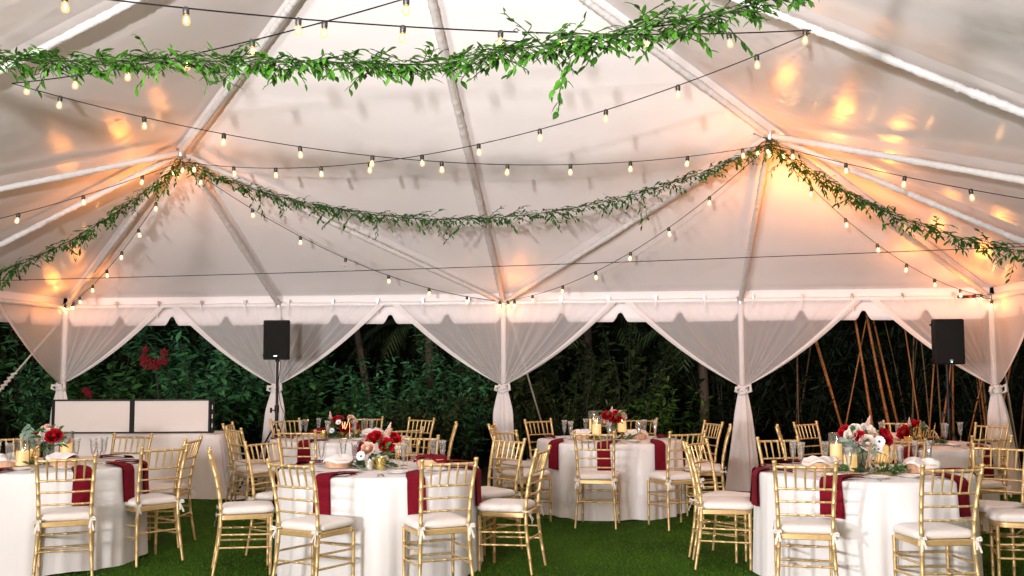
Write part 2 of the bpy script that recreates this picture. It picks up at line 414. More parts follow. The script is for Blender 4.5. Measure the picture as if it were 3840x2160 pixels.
# ------------------------------------------------------------------ the tent
PT = dict(c1=(-W, 0, EV), q1=(-W/2, 0, EV), m=(0, 0, EV), q2=(W/2, 0, EV), c2=(W, 0, EV),
          n1=(-W/2, -W/2, MID), n2=(W/2, -W/2, MID), cr=(0, -W, PK), cr2=(0, -4*W, PK),
          ql=(-W, -W/2, EV), qr=(W, -W/2, EV), ml=(-W, -W, EV), mr=(W, -W, EV),
          l3=(-W, -1.5*W, EV), r3=(W, -1.5*W, EV), l4=(-W, -2*W, EV), r4=(W, -2*W, EV), k2=(0, -2*W, PK), l5=(-W, -4*W, EV), r5=(W, -4*W, EV), fl=(-W, -5*W, EV), fr=(W, -5*W, EV), fm=(0, -5*W, EV))  # unseen bays behind the camera, lengthened so the flashes stand under the roof
PT = {k: Vector(v) for k, v in PT.items()}
tent = thing('frame_tent', 'large white frame tent with hipped vinyl roof, wrapped rafters and scalloped valance', 'tent', (0, 0, 0))

def panel(A, B, C, m, N=28, sag=0.05, seed=0):
    A, B, C = PT[A], PT[B], PT[C]
    nrm = (B-A).cross(C-A).normalized()
    if nrm.z < 0: nrm = -nrm
    mb = MB(); idx = {}; vs = []; fs = []
    for i in range(N+1):
        for j in range(N+1-i):
            u, v = i/N, j/N; ww = 1-u-v
            p = A*ww + B*u + C*v
            d = 0.112 - sag*27*u*v*ww
            # tension folds that fan out of each corner
            for q, wt in ((A, ww), (B, u), (C, v)):
                e = p-q; r = e.length
                if r > 0.05:
                    ang = math.atan2(e.dot((B-A).normalized()), e.dot(nrm.cross((B-A).normalized())))
                    d += 0.0035*math.sin(ang*34+seed)*math.exp(-r/1.3)*min(1, r/0.4)
            idx[(i, j)] = len(vs); vs.append(p + Vector((0, 0, d+0.015)))
    for i in range(N):
        for j in range(N-i):
            fs.append((idx[(i, j)], idx[(i+1, j)], idx[(i, j+1)]))
            if i+j < N-1: fs.append((idx[(i+1, j)], idx[(i+1, j+1)], idx[(i, j+1)]))
    mb.add(vs, fs)
    return mb.build('roof_panel', m, tent, True, None)
for i, t3 in enumerate((('c1', 'q1', 'n1'), ('q1', 'm', 'n1'), ('m', 'cr', 'n1'), ('m', 'n2', 'cr'), ('m', 'q2', 'n2'), ('q2', 'c2', 'n2'))):
    panel(*t3, MT['vinyl'], seed=i)
for i, t3 in enumerate((('c1', 'n1', 'ql'), ('ql', 'n1', 'ml'), ('ml', 'n1', 'cr'), ('ml', 'cr', 'l4'), ('l4', 'cr', 'k2'), ('l4', 'k2', 'l5'), ('k2', 'cr2', 'l5'), ('l5', 'cr2', 'fl'),
                        ('c2', 'qr', 'n2'), ('qr', 'mr', 'n2'), ('mr', 'cr', 'n2'), ('mr', 'r4', 'cr'), ('r4', 'k2', 'cr'), ('r4', 'r5', 'k2'), ('r5', 'cr2', 'k2'), ('r5', 'fr', 'cr2'), ('fl', 'cr2', 'fm'), ('fm', 'cr2', 'fr'))):
    panel(*t3, MT['vinyl_side'], seed=i)

def rafter(a, b, r0=0.031, seed=0, bow=0.0):
    A, B = PT[a], PT[b]; L = (B-A).length; n = int(L/0.020)
    R = random.Random(seed); pts = []; rad = []
    ph = R.random()*6
    for i in range(n+1):
        t = i/n
        p = A.lerp(B, t) + Vector((0, 0, -bow*4*t*(1-t)))
        ruf = 0.45+0.55*math.sin(t*L*2.1+ph)**2
        pts.append(p); rad.append(r0*(1 + (R.random()-0.4)*0.30*ruf + 0.05*math.sin(t*L*7+ph)))
    mb = MB(); mb.tube(pts, rad, 10)
    me = mb.mesh('rafter', MT['sleeve'])
    for v in me.vertices: v.co += Vector((R.random()-.5, R.random()-.5, R.random()-.5))*0.0065
    return place('rafter', me, tent)
for i, (a_, b_) in enumerate((('cr', 'n1'), ('n1', 'c1'), ('cr', 'n2'), ('n2', 'c2'), ('cr', 'm'), ('n1', 'q1'), ('n1', 'm'), ('n2', 'm'), ('n2', 'q2'),
                              ('cr', 'ml'), ('cr', 'mr'), ('n1', 'ql'), ('n1', 'ml'), ('n2', 'qr'), ('n2', 'mr'), ('cr', 'cr2'), ('k2', 'l4'), ('k2', 'r4'), ('cr2', 'l5'), ('cr2', 'r5'), ('cr2', 'fl'), ('cr2', 'fr'))):
    rafter(a_, b_, seed=i+3)
# eave beams, with the roof's hem rolled over them
for a_, b_ in (('c1', 'c2'), ('c1', 'fl'), ('c2', 'fr'), ('fl', 'fr')):
    A, B = PT[a_], PT[b_]; mb = MB()
    nn = 60
    mb.tube([A.lerp(B, i/nn) + Vector((0, 0, 0.01*math.sin(i*1.7)*0.4)) for i in range(nn+1)], [0.034+0.004*math.sin(i*2.3) for i in range(nn+1)], 10)
    mb.build('eave_beam', MT['pole'], tent)
    nrm = Vector((0, 1, 0)) if a_ == 'c1' and b_ == 'c2' else Vector((0, 0, 0))
    # hem strip from roof to valance
    mb = MB(); rr = random.Random(5)
    off = {'c1c2': Vector((0, 0.03, 0)), 'c1fl': Vector((-0.03, 0, 0)), 'c2fr': Vector((0.03, 0, 0)), 'flfr': Vector((0, -0.03, 0))}[a_+b_]
    wob = [rr.random()*0.012 for _ in range(121)]
    def hem(u, v):
        p = A.lerp(B, u); return p + off*(1+v*0.6) + Vector((0, 0, 0.150-0.18*v + wob[int(u*120)]*(1-v)))
    mb.grid(hem, 120, 3); mb.build('roof_hem', MT['valance'], tent)
    # scalloped valance: keyhole notches every 0.7625 m
    L = (B-A).length; step = 0.7625; mb = MB(); xs = np.linspace(0, L, int(L/0.0125)+1)
    def notch(s):
        d = abs(((s+step/2) % step)-step/2)
        if d > 0.105: return 0.0
        if d < 0.03: return 0.12*(1-0.12*(d/0.03)**2)
        t = (d-0.03)/0.075
        return 0.1056*(1-t)**1.6
    vs = []; fs = []
    for i, s in enumerate(xs):
        p = A.lerp(B, s/L) + off*1.7
        zb = -0.262 + notch(s) + 0.004*math.sin(s*2.1)
        inw = Vector((-off.x, -off.y, 0)).normalized() if off.length else Vector()
        wv = 0.012*math.sin(s*4.1+1)
        for k in range(4):
            t = k/3; z = 0.0*(1-t) + zb*t
            vs.append(p + Vector((0, 0, z)) + inw*(wv*t))
        if i:
            o_ = (i-1)*4
            for k in range(3): fs.append((o_+k, o_+k+1, o_+k+5, o_+k+4))
    mb.add(vs, fs); vo = mb.build('valance', MT['valance'], tent)
    sm = vo.modifiers.new('thick', 'SOLIDIFY'); sm.thickness = 0.003
# posts
for k in ('c1', 'q1', 'm', 'q2', 'c2', 'ql', 'qr', 'ml', 'mr', 'l3', 'r3', 'l4', 'r4', 'l5', 'r5', 'fl', 'fr'):
    p = PT[k]; mb = MB()
    mb.lathe([(0.09, 0), (0.09, 0.008), (0.036, 0.010), (0.034, 0.2), (0.034, EV-0.03), (0.03, EV-0.025)], 14, (p.x, p.y, 0))
    mb.build('post', MT['pole'], tent)
# strap and buckle that lash the hem to the back eave beam
for k in range(20):
    xx = -5.95+0.61*k
    if abs(xx) > 6.0: continue
    mb = MB(); sl = 0.02*math.sin(k*1.9); ln_ = 0.10+0.05*((k*7) % 3)/2
    mb.box((xx, -0.045, EV+0.045), (0.03, 0.02, 0.05), 1)
    mb.box((xx+0.004, -0.052, EV+0.01), (0.018, 0.02, 0.03), 1)
    mb.tube([(xx, -0.05, EV+0.02), (xx+sl*.5, -0.062, EV-0.04), (xx+sl, -0.05, EV-ln_)], [0.011, 0.013, 0.010], 6, 0)
    mb.build('strap', [MT['strap'], MT['steel']], tent)
# joint fittings
for k in ('n1', 'n2', 'm', 'cr', 'c1', 'c2', 'q1', 'q2', 'ml', 'mr'):
    p = PT[k]; mb = MB()
    mb.lathe([(0.02, -0.05), (0.05, -0.045), (0.055, 0), (0.05, 0.045), (0.02, 0.05)], 12, tuple(p))
    mb.build('joint_fitting', MT['steel'], tent)

# tension cable across the tent
A = PT['ml'] + Vector((0, 0, -0.2)); B = PT['mr'] + Vector((0, 0, -0.0))
mb = MB(); mb.tube([A.lerp(B, i/40) - Vector((0, 0, 0.10*4*(i/40)*(1-i/40)*0.45)) for i in range(41)], 0.0028, 6)
tag(mb.build('tension_cable', MT['cable']), 'thin dark tension cable stretched straight across the tent below the roof', 'cable')
# guy ropes outside
mb = MB(); A = Vector((0.06, 0.05, 2.3)); B = Vector((0.52, 2.05, 0.0)); mb.tube([A.lerp(B, i/10) for i in range(11)], 0.012, 6)
mb.tube([B, B+Vector((0.03, 0.1, 0.12))], 0.014, 6)
tag(mb.build('guy_rope', MT['rope']), 'pale guy rope slanting down behind the middle drape', 'rope', 'guy ropes of the tent')
gr = thing('guy_rope', 'pale guy rope with knotted ratchet beside the left drape', 'rope', (-6.1, 0.02, 2.3), 0, 'guy ropes of the tent')
D = Vector((-0.73, -0.42, -1.12)); mb = MB(); mb.tube([D*(i/10)*1.95 for i in range(11)], 0.012, 6); mb.build('rope', MT['rope'], gr)
mb = MB(); kp = D*0.72
for i in range(5): mb.tube([kp+D*0.045*i+Vector((0.02, 0, 0)), kp+D*(0.045*i+0.03)+Vector((-0.025, -0.01, 0.01)), kp+D*(0.045*i+0.05)+Vector((0.02, 0, 0))], 0.02, 8)
mb.build('knot', MT['rope'], gr)
gr = thing('guy_rope', 'thin guy rope slanting down right of the rightmost drape', 'rope', (6.15, 0.05, 2.3), 0, 'guy ropes of the tent')
mb = MB(); mb.tube([Vector((0.65, 1.1, -2.3))*(i/8) for i in range(9)], 0.008, 6); mb.build('rope', MT['rope'], gr)

# ------------------------------------------------------------------ sheer drapes
def drape(path, zk, label, seed, tail_w=0.16, lean=0.0, ex=0.92, bell=0.062):
    """path: polyline along the eave (left end, post, right end); gathered at the post at height zk"""
    P = [Vector(p) for p in path]; post = P[1]; R = random.Random(seed)
    inn = Vector((0, -1, 0))
    t = thing('sheer_drape', label, 'drape', (post.x, post.y, 0), 0, 'sheer drapes tied to the tent posts')
    loc = lambda p: p - Vector((post.x, post.y, 0))
    K = Vector((post.x, post.y, zk)) + inn*0.075
    ztop = EV-0.015
    ph = [R.random()*6 for _ in range(6)]
    def top(u):
        if u < 0: q = post.lerp(P[0], -u)
        else: q = post.lerp(P[2], u)
        q = q + inn*0.085
        return Vector((q.x, q.y, ztop))
    def surf(u, v):
        T = top(u); wd = (1-v)**(ex if u < 0 else ex*0.92+0.04)*0.97 + 0.03*v
        p = Vector((K.x + (T.x-K.x)*wd, K.y + (T.y-K.y)*wd, ztop + (zk-ztop)*(v + 0.05*math.sin(PI*v)*abs(u))))
        f = (math.sin(u*9+ph[0])*0.5 + math.sin(u*19+ph[1]+v)*0.4 + abs(math.sin(u*23+ph[2]))*0.6 + 0.30*math.sin(u*47+ph[4]) + 0.2*math.sin(u*73+ph[5]))
        p += inn*(0.036*f*(0.30+0.70*v)*(1-v*0.55))
        p += inn*(-0.02*abs(u)*v)
        return loc(p)
    mb = MB(); mb.grid(lambda a, v: surf(-0.94+1.88*a, v), 170, 26); mb.build('sheer_panel', MT['sheer'], t, True, None)
    for s in (-1, 1):
        mb = MB()
        def hemf(a, v):
            wcur = max((1-v)*1.0, 0.1)
            p = surf(s*(1-0.074*a/wcur**0.35), v); return p + inn*(0.008+0.012*math.sin(a*PI))
        mb.grid(hemf, 4, 30); mb.build('hem', MT['sheer_hem'], t, True, None)
    # knot
    mb = MB()
    for i in range(3):
        pts = []
        for k in range(17):
            a = 2*PI*k/16
            pts.append((0.052*math.cos(a)*(1+0.12*math.sin(3*a+ph[i])), -0.06+0.045*math.sin(a), zk-0.02-0.035*i+0.012*math.sin(2*a+ph[i])))
        mb.tube(pts, 0.019+0.004*R.random(), 7, cap=False)
    for s in (-1, 1):
        mb.tube([(0.03*s, -0.10, zk-0.03), (0.085*s, -0.13, zk-0.01+0.02*s), (0.095*s, -0.12, zk-0.07), (0.05*s, -0.11, zk-0.09)], [0.012, 0.024, 0.02, 0.01], 7)
    mb.build('tie', MT['sheer_hem'], t, True, None)
    # tail
    mb = MB()
    def tail(u, v):
        a = 2*PI*u; z = (zk-0.04)*(1-v)+0.006
        rw = 0.040 + bell*min(1, v*4)**0.8 + (tail_w-0.055-bell)*v**0.9
        rw *= 1 + 0.16*math.sin(a*5+ph[3]+v*1.2) + 0.09*math.sin(a*9+ph[4])
        return (rw*math.cos(a)+lean*v, -0.06+0.55*rw*math.sin(a), z)
    mb.grid(tail, 64, 22, closed_u=True); mb.build('tail', MT['sheer_tail'], t, True, None)
bx = W/2
drape([(-W, -1.525, 0), (-W, 0, 0), (-W+bx/2, 0, 0)], 1.35, 'sheer white drape left of the black-framed booth panels, tinted blue', 1, 0.17)
drape([(-W+bx/2, 0, 0), (-bx, 0, 0), (-bx/2, 0, 0)], 1.33, 'sheer white drape tied back behind the pole-mounted left speaker', 2, 0.17, -0.06)
drape([(-bx/2, 0, 0), (0, 0, 0), (bx/2, 0, 0)], 1.33, 'sheer white drape on the middle post where four lit bulbs meet', 3, 0.15, 0.03)
drape([(bx/2, 0, 0), (bx, 0, 0), (W-bx/2, 0, 0)], 1.31, 'sheer white drape between the rear centre table and the bamboo canes', 4, 0.215, -0.03, 0.92, 0.012)
drape([(W-bx/2, 0, 0), (W, 0, 0), (W, -1.525, 0)], 1.31, 'sheer white drape at the orange-lit corner beside the right speaker', 5, 0.22, 0.05, 0.92, 0.03)

# ------------------------------------------------------------------ string lights
bm_sock = MB(); bm_sock.lathe([(0.006, 0.008), (0.012, 0.005), (0.0175, -0.002), (0.0185, -0.010), (0.0180, -0.030), (0.0165, -0.032), (0.0165, -0.040), (0.012, -0.042)], 12)
ME_SOCK = bm_sock.mesh('socket', MT['socket'], True, 40)
bb = MB()
bb.lathe([(0.0130, -0.040), (0.0145, -0.046), (0.0190, -0.060), (0.0220, -0.074), (0.0210, -0.086), (0.0145, -0.096), (0.0045, -0.0995)], 14, m=0)
bb.lathe([(0.003, -0.050), (0.006, -0.060), (0.0085, -0.071), (0.006, -0.080), (0.003, -0.083)], 8, m=1)
ME_BULB = bb.mesh('bulb', [MT['bulb'], MT['filament']], True, None)
bb2 = MB(); bb2.lathe([(0.0130, -0.040), (0.0145, -0.046), (0.0190, -0.060), (0.0220, -0.074), (0.0210, -0.086), (0.0145, -0.096), (0.0045, -0.0995)], 14)
ME_BULB_OFF = bb2.mesh('bulb', MT['cylglass'], True, None)

LPt = Vector((-2.98, -6.1, 3.71)); RPt = Vector((2.97, -6.1, 3.87))
N1 = Vector((-3.05, -3.05, 3.73)); N2 = Vector((3.05, -3.05, 3.74))
N3 = Vector((-3.05, -9.15, 3.62)); N4 = Vector((3.05, -9.15, 3.80))
MM = Vector((0, -0.02, 2.41)); CC1 = Vector((-6.1, 0, 2.40)); CC2 = Vector((6.1, 0, 2.40))
ML = Vector((-6.1, -6.1, 2.33)); MR = Vector((6.1, -6.1, 2.37))
STR = [
    (RPt, N3, 0.21, 0.015, None, 'string of lit bulbs across the top from right rafter to upper left', 0.0045, 12),
    (LPt, N4, 0.20, 0.030, None, 'string of lit bulbs rising rightward behind the nearest leafy garland', 0.0042, 12),
    (LPt, N2, 0.39, 0.050, None, 'long string of lit bulbs from left rafter to the right roof joint', 0.0038, 11),
    (RPt, N1, 0.39, 0.065, None, 'long string of lit bulbs from right rafter down to the left roof joint', 0.0038, 11),
    (N1, ML, 0.21, 0.092, None, 'short string of lit bulbs from left roof joint to the left edge', 0.0035, 7),
    (N1, CC1, 0.20, 0.172, None, 'short string of lit bulbs from left roof joint to the far left corner', 0.0035, 6),
    (N1, MM, 0.30, 0.052, 3, 'string of lit bulbs, one unlit, from left roof joint to middle post', 0.0035, 7),
    (MM, N2, 0.30, 0.140, None, 'string of lit bulbs from the middle post up to the right roof joint', 0.0035, 6),
    (N2, CC2, 0.30, 0.154, None, 'string of lit bulbs from right roof joint to the orange far right corner', 0.0035, 6),
    (N2, MR, 0.10, 0.060, None, 'string of lit bulbs from right roof joint to the right edge', 0.0035, 7),
]
def sagp(A, B, s, t): return A.lerp(B, t) - Vector((0, 0, 4*s*t*(1-t)))
for A, B, s, t0, off, label, cr_, nb in STR:
    t = thing('string_light', label, 'string lights', tuple(A), 0, 'strings of round bulbs under the tent roof')
    L = (B-A).length
    mb = MB(); mb.tube([sagp(A, B, s, i/60)-A for i in range(61)], cr_, 6); mb.build('cable', MT['cable'], t)
    for k in range(nb):
        tt = t0 + k*0.61/L
        if nb == 12 and A is RPt and k > 3: tt -= 0.032      # two strings plugged together here
        if tt > 0.99: break
        p = sagp(A, B, s, tt)-A; dr = (sagp(A, B, s, min(1, tt+.02)) - sagp(A, B, s, max(0, tt-.02))).normalized()
        tx = Vector((dr.x, dr.y, 0))*dr.z*0.35
        sk = place('socket', ME_SOCK, t, p, (-tx.y + rng.uniform(-.08, .08), tx.x + rng.uniform(-.08, .08), rng.random()*6))
        place('bulb', ME_BULB_OFF if off == k else ME_BULB, sk)

def bundle(p, offs, glow, label):
    t = thing('bulb_bundle', label, 'bulbs', tuple(p), 0, 'bunched bulbs at the tent joints')
    mb = MB()
    for i, o_ in enumerate(offs):
        mb.tube([(0, 0, 0.02), (o_[0]*.6, o_[1]*.6, 0.03), (o_[0], o_[1], o_[2]+0.005)], 0.0035, 6)
    mb.build('cable', MT['cable'], t)
    for i, o_ in enumerate(offs):
        sk = place('socket', ME_SOCK, t, o_, (rng.uniform(-.5, .5), rng.uniform(-.5, .5), 0)); place('bulb', ME_BULB, sk)
    for gx, gy, gz, en in glow:
        l = lamp('bulb_glow', 'POINT', (0, 0, 0), en*0.55, (1.0, 0.29, 0.04), 0.10); l.parent = t; l.location = (gx, gy, gz); l.data.specular_factor = 0.0
bundle(N2, [(-0.06, -0.06, -0.03), (0.10, -0.02, -0.07), (0.02, 0.08, -0.05), (-0.12, 0.05, -0.02)], [(-0.25, -0.25, -0.18, 15), (0.32, 0.55, -0.62, 46), (0.35, -0.3, -0.36, 9), (0.95, 0.85, -0.80, 30)], 'bunch of glowing bulbs at the right roof joint')
bundle(N1, [(-0.08, -0.02, -0.05), (0.05, -0.05, -0.04), (-0.04, 0.07, -0.07)], [(0.22, -0.2, -0.15, 6), (-0.35, 0.1, -0.42, 24), (-0.9, 0.0, -0.75, 9)], 'bunch of glowing bulbs at the left roof joint')
bundle(MM, [(-0.03, -0.10, -0.01), (0.07, -0.10, -0.01), (0.16, -0.10, 0.0)], [(0.25, -0.45, 0.05, 5), (0, -0.25, -0.1, 1.5)], 'bunch of glowing bulbs on top of the middle post')
bundle(CC1+Vector((0.05, -0.1, 0.02)), [(0.02, -0.03, 0.0), (0.09, 0.0, 0.02)], [(0.22, -0.45, 0.02, 8), (0.75, -0.7, 0.22, 5)], 'bunch of glowing bulbs at the far left corner')
bundle(CC2+Vector((-0.04, -0.12, 0.0)), [(0.0, -0.02, -0.05), (-0.10, 0.02, 0.03), (-0.2, 0.0, 0.02)], [(-0.45, -0.45, 0.0, 17), (0.0, -0.3, -0.1, 3), (-1.1, -0.9, 0.3, 10)], 'bunch of glowing bulbs at the far right corner post')

# plug ends and tags on the strings
p = sagp(RPt, N3, 0.21, 0.330); t = thing('cord_plug', 'small white tag with black plug hanging from the top bulb string', 'plug', tuple(p))
mb = MB(); mb.tube([(0, 0, 0.0), (-0.012, 0, 0.012), (0.006, 0, 0.022), (0.022, 0, 0.008), (0.03, 0, -0.02)], 0.003, 6); mb.build('cord', MT['cable'], t)
mb = MB(); mb.box((0.028, 0.0, -0.03), (0.022, 0.006, 0.065), bev=0.003); mb.build('paper_tag', MT['strap'], t)
mb = MB(); mb.tube([(0.03, 0, -0.055), (0.042, 0, -0.085), (0.046, 0, -0.10)], [0.010, 0.012, 0.006], 8); mb.build('plug', MT['socket'], t)
t = thing('cord_plug', 'red and black plug joint by the orange-lit right corner bulbs', 'plug', (5.80, -0.10, 2.40))
mb = MB(); mb.tube([(0, 0, 0), (0.09, 0, 0.006)], [0.022, 0.018], 8); mb.build('connector', mat('red_plastic', (0.5, 0.03, 0.02), 0.4, var=0.1), t)
mb = MB(); mb.tube([(-0.13, -0.01, 0.0), (0, 0, 0)], [0.018, 0.02], 8); mb.build('plug', MT['socket'], t)
mb = MB(); mb.tube(catmull([(0.10, 0, 0.0), (0.30, 0, -0.03), (0.42, -0.02, 0.0)], 5), 0.005, 6); mb.build('cord', MT['cable'], t)

# ------------------------------------------------------------------ leaves and garlands
def leaf_mesh(name, m, L=1.0, wd=0.36, curl=0.12, fold=0.12, seg=4):
    mb = MB(); vs = [(0, 0, 0)]; 
    for i in range(1, seg):
        t = i/seg; ww = wd*0.5*math.sin(PI*t**0.85)**0.9; z = -curl*t*t
        vs += [(-ww, t*L, z+fold*ww), (0, t*L, z), (ww, t*L, z+fold*ww)]
    vs.append((0, L, -curl)); fs = []
    fs += [(0, 2, 1), (0, 3, 2)]
    for i in range(seg-2):
        o_ = 1+3*i; fs += [(o_, o_+1, o_+4, o_+3), (o_+1, o_+2, o_+5, o_+4)]
    o_ = 1+3*(seg-2); e = len(vs)-1; fs += [(o_, o_+1, e), (o_+1, o_+2, e)]
    mb.add(vs, fs); return mb.mesh(name, m, True, None)
LEAF_V = [leaf_mesh('leaf', MT['leaf'], 1, w_, c_, f_) for w_, c_, f_ in ((0.36, 0.14, 0.3), (0.42, 0.06, 0.2), (0.31, 0.24, 0.4))]

def frame(d, up):
    d = d.normalized(); x = d.cross(up)
    x = x.normalized() if x.length > 1e-5 else Vector((1, 0, 0)); z = x.cross(d)
    return Matrix(((x.x, d.x, z.x), (x.y, d.y, z.y), (x.z, d.z, z.z)))

def garland(label, pts, leaf, per_m, sprig, seed, parts=0, m='leaf', hang=0.5, drops=()):
    R = random.Random(seed)
    curve = [Vector(p) for p in pts]
    t = thing('garland', label, 'garland', tuple(curve[0]), 0, 'leafy garlands hung below the roof')
    o0 = curve[0]
    seg = [(curve[i+1]-curve[i]).length for i in range(len(curve)-1)]; L = sum(seg)
    def at(s):
        for i, q in enumerate(seg):
            if s <= q or i == len(seg)-1: return curve[i].lerp(curve[i+1], min(1, s/q)), (curve[i+1]-curve[i]).normalized()
            s -= q
    mb = MB(); mb.tube([c-o0 for c in curve], 0.004, 6)
    leaves = []; n = int(L*per_m)
    dens = [R.random() for _ in range(60)]
    for i in range(n+len(drops)):
        s = (i+R.random())/n*L if i < n else drops[i-n][0]*L; p, d = at(s)
        k = dens[int(s/L*59)]
        sl = sprig*(0.35+1.5*R.random()**3)*(0.6+0.8*k)
        a = R.random()*2*PI; side = d.cross(Vector((0, 0, 1))).normalized(); up = side.cross(d)
        out = side*math.cos(a) + up*math.sin(a)
        sd = (d*(1.0 if R.random() < 0.7 else -1.0)*R.uniform(0.5, 1.3) + out*R.uniform(0.3, 0.9) + Vector((0, 0, -hang*R.random()))).normalized()
        if i >= n: sl = drops[i-n][1]; sd = Vector(drops[i-n][2]).normalized()
        q = p + out*0.012; sp = [q-o0]; nl = max(3, int(sl/(leaf*0.42)))
        for j in range(nl):
            sd = (sd + Vector((R.uniform(-.15, .15), R.uniform(-.15, .15), -0.10*hang))).normalized()
            q = q + sd*sl/nl; sp.append(q-o0)
            sid = 1 if j % 2 else -1
            lx = sd.cross(Vector((R.uniform(-.4, .4), R.uniform(-.4, .4), 1))).normalized()*sid
            ld = (lx*R.uniform(0.6, 1.0) + sd*R.uniform(0.5, 1.0) + Vector((0, 0, R.uniform(-.5, .2)))).normalized()
            upv = Vector((R.uniform(-.6, .6), R.uniform(-.9, .3), 1)).normalized()
            leaves.append((q-o0, frame(ld, upv), leaf*R.uniform(0.65, 1.2), R.randrange(3)))
        mb.tube(sp, [0.0022]*len(sp), 4, cap=False)
    mb.build('vine', MT['vine'], t)
    R.shuffle(leaves)
    own = []
    if parts:
        own_i = [i for i, l in enumerate(leaves) if -0.52 < screen_x(l[0]+o0) < 0.52][:parts]
        s_ = set(own_i); own = [leaves[i] for i in own_i]; leaves = [l for i, l in enumerate(leaves) if i not in s_]
    for p, F, sc, k in own:
        M4 = F.to_4x4(); o = place('leaf', LEAF_V[k], t); o.location = p; o.rotation_euler = F.to_euler(); o.scale = (sc, sc, sc)
    if leaves:
        base = [np.array([v.co for v in me.vertices]) for me in LEAF_V]
        polys = [[tuple(p.vertices) for p in LEAF_V[0].polygons]]
        tri = []
        for p in polys[0]:
            if len(p) == 3: tri.append(p)
            else: tri += [(p[0], p[1], p[2]), (p[0], p[2], p[3])]
        tri = np.array(tri)
        VV = []; FF = []; o_ = 0
        for p, F, sc, k in leaves:
            A = np.array(F)*sc; VV.append(base[k] @ A.T + np.array(p)); FF.append(tri+o_); o_ += len(base[k])
        ob = place('foliage', npmesh('foliage', np.concatenate(VV), np.concatenate(FF), MT[m], True), t); ob['kind'] = 'stuff'

def sagline(A, B, s, n=40, skew=0.0):
    return [sagp(A, B, s, i/n) for i in range(n+1)]
G1 = [tuple(N3), (-2.75, -8.85, 3.40), (-2.2, -8.67, 3.20), (-1.36, -8.65, 3.05), (-0.74, -8.66, 3.015), (-0.14, -8.68, 2.98), (0.44, -8.70, 2.945), (0.82, -8.75, 2.91),
      (1.09, -8.81, 2.935), (1.41, -8.86, 2.95), (1.70, -8.92, 2.97), (2.03, -8.98, 3.0), (2.34, -9.03, 3.09), (2.66, -9.09, 3.36), tuple(N4)]
garland('nearest leafy green garland sagging across the top of the tent', catmull(G1, 4), 0.057, 165, 0.088, 21, parts=300, hang=0.25, drops=[(0.665, 0.26, (-0.9, 0, -0.22)), (0.67, 0.22, (-0.9, 0.1, -0.4)), (0.725, 0.40, (-0.6, 0, -0.6)), (0.73, 0.34, (-0.7, 0.1, -0.5)), (0.46, 0.20, (0.5, 0, 0.4)), (0.41, 0.15, (-0.3, 0, 0.5)), (0.80, 0.26, (-0.5, 0, 0.55)), (0.69, 0.26, (-0.6, 0, 0.5)), (0.22, 0.15, (0.4, 0, -0.5)), (0.30, 0.16, (0.3, 0, -0.5))])
garland('leafy green garland looping between the two roof joints at mid height', sagline(N1, N2, 0.68), 0.058, 88, 0.11, 22, m='leaf_far', hang=0.5, drops=[(0.79, 0.36, (-0.15, -0.1, -0.8)), (0.785, 0.30, (0.3, -0.1, -0.8)), (0.30, 0.30, (-0.7, 0, -0.3)), (0.50, 0.30, (-0.5, 0, -0.6)), (0.35, 0.22, (0.2, 0, -.8))])
garland('leafy green garland falling from the left roof joint to the left edge', sagline(N1, ML+Vector((0, 0, 0.1)), 0.79), 0.059, 92, 0.105, 23, m='leaf_far', hang=0.5)
garland('leafy green garland falling from the right roof joint to the right edge', sagline(N2, MR, 0.53), 0.062, 92, 0.11, 24, m='leaf_far', hang=0.5)

# ------------------------------------------------------------------ chairs
def back_y(z):   # centre line of the back post
    P = [(0.0, -0.245), (0.25, -0.205), (0.44, -0.188), (0.60, -0.203), (0.76, -0.236), (0.92, -0.284)]
    for (z0, y0), (z1, y1) in zip(P, P[1:]):
        if z <= z1: t = (z-z0)/(z1-z0); return y0+(y1-y0)*t
    return P[-1][1]
def back_x(z):
    P = [(0.0, 0.197), (0.25, 0.180), (0.44, 0.171), (0.60, 0.175), (0.76, 0.183), (0.92, 0.193)]
    for (z0, y0), (z1, y1) in zip(P, P[1:]):
        if z <= z1: t = (z-z0)/(z1-z0); return y0+(y1-y0)*t
    return P[-1][1]
def ringed(path, r, rings, n=8):
    """points+radii along a polyline path(t in 0..1) with bamboo knuckles at given t"""
    ts = sorted(set([i/10 for i in range(11)] + [q+d for q in rings for d in (-0.008, -0.004, 0.004, 0.008) if 0 < q+d < 1]))
    pts = [path(t) for t in ts]; rad = []
    for t in ts:
        k = any(abs(t-q) < 0.0061 for q in rings)
        rad.append((r(t) if callable(r) else r)*(1.16 if k else 1.0))
    return pts, rad
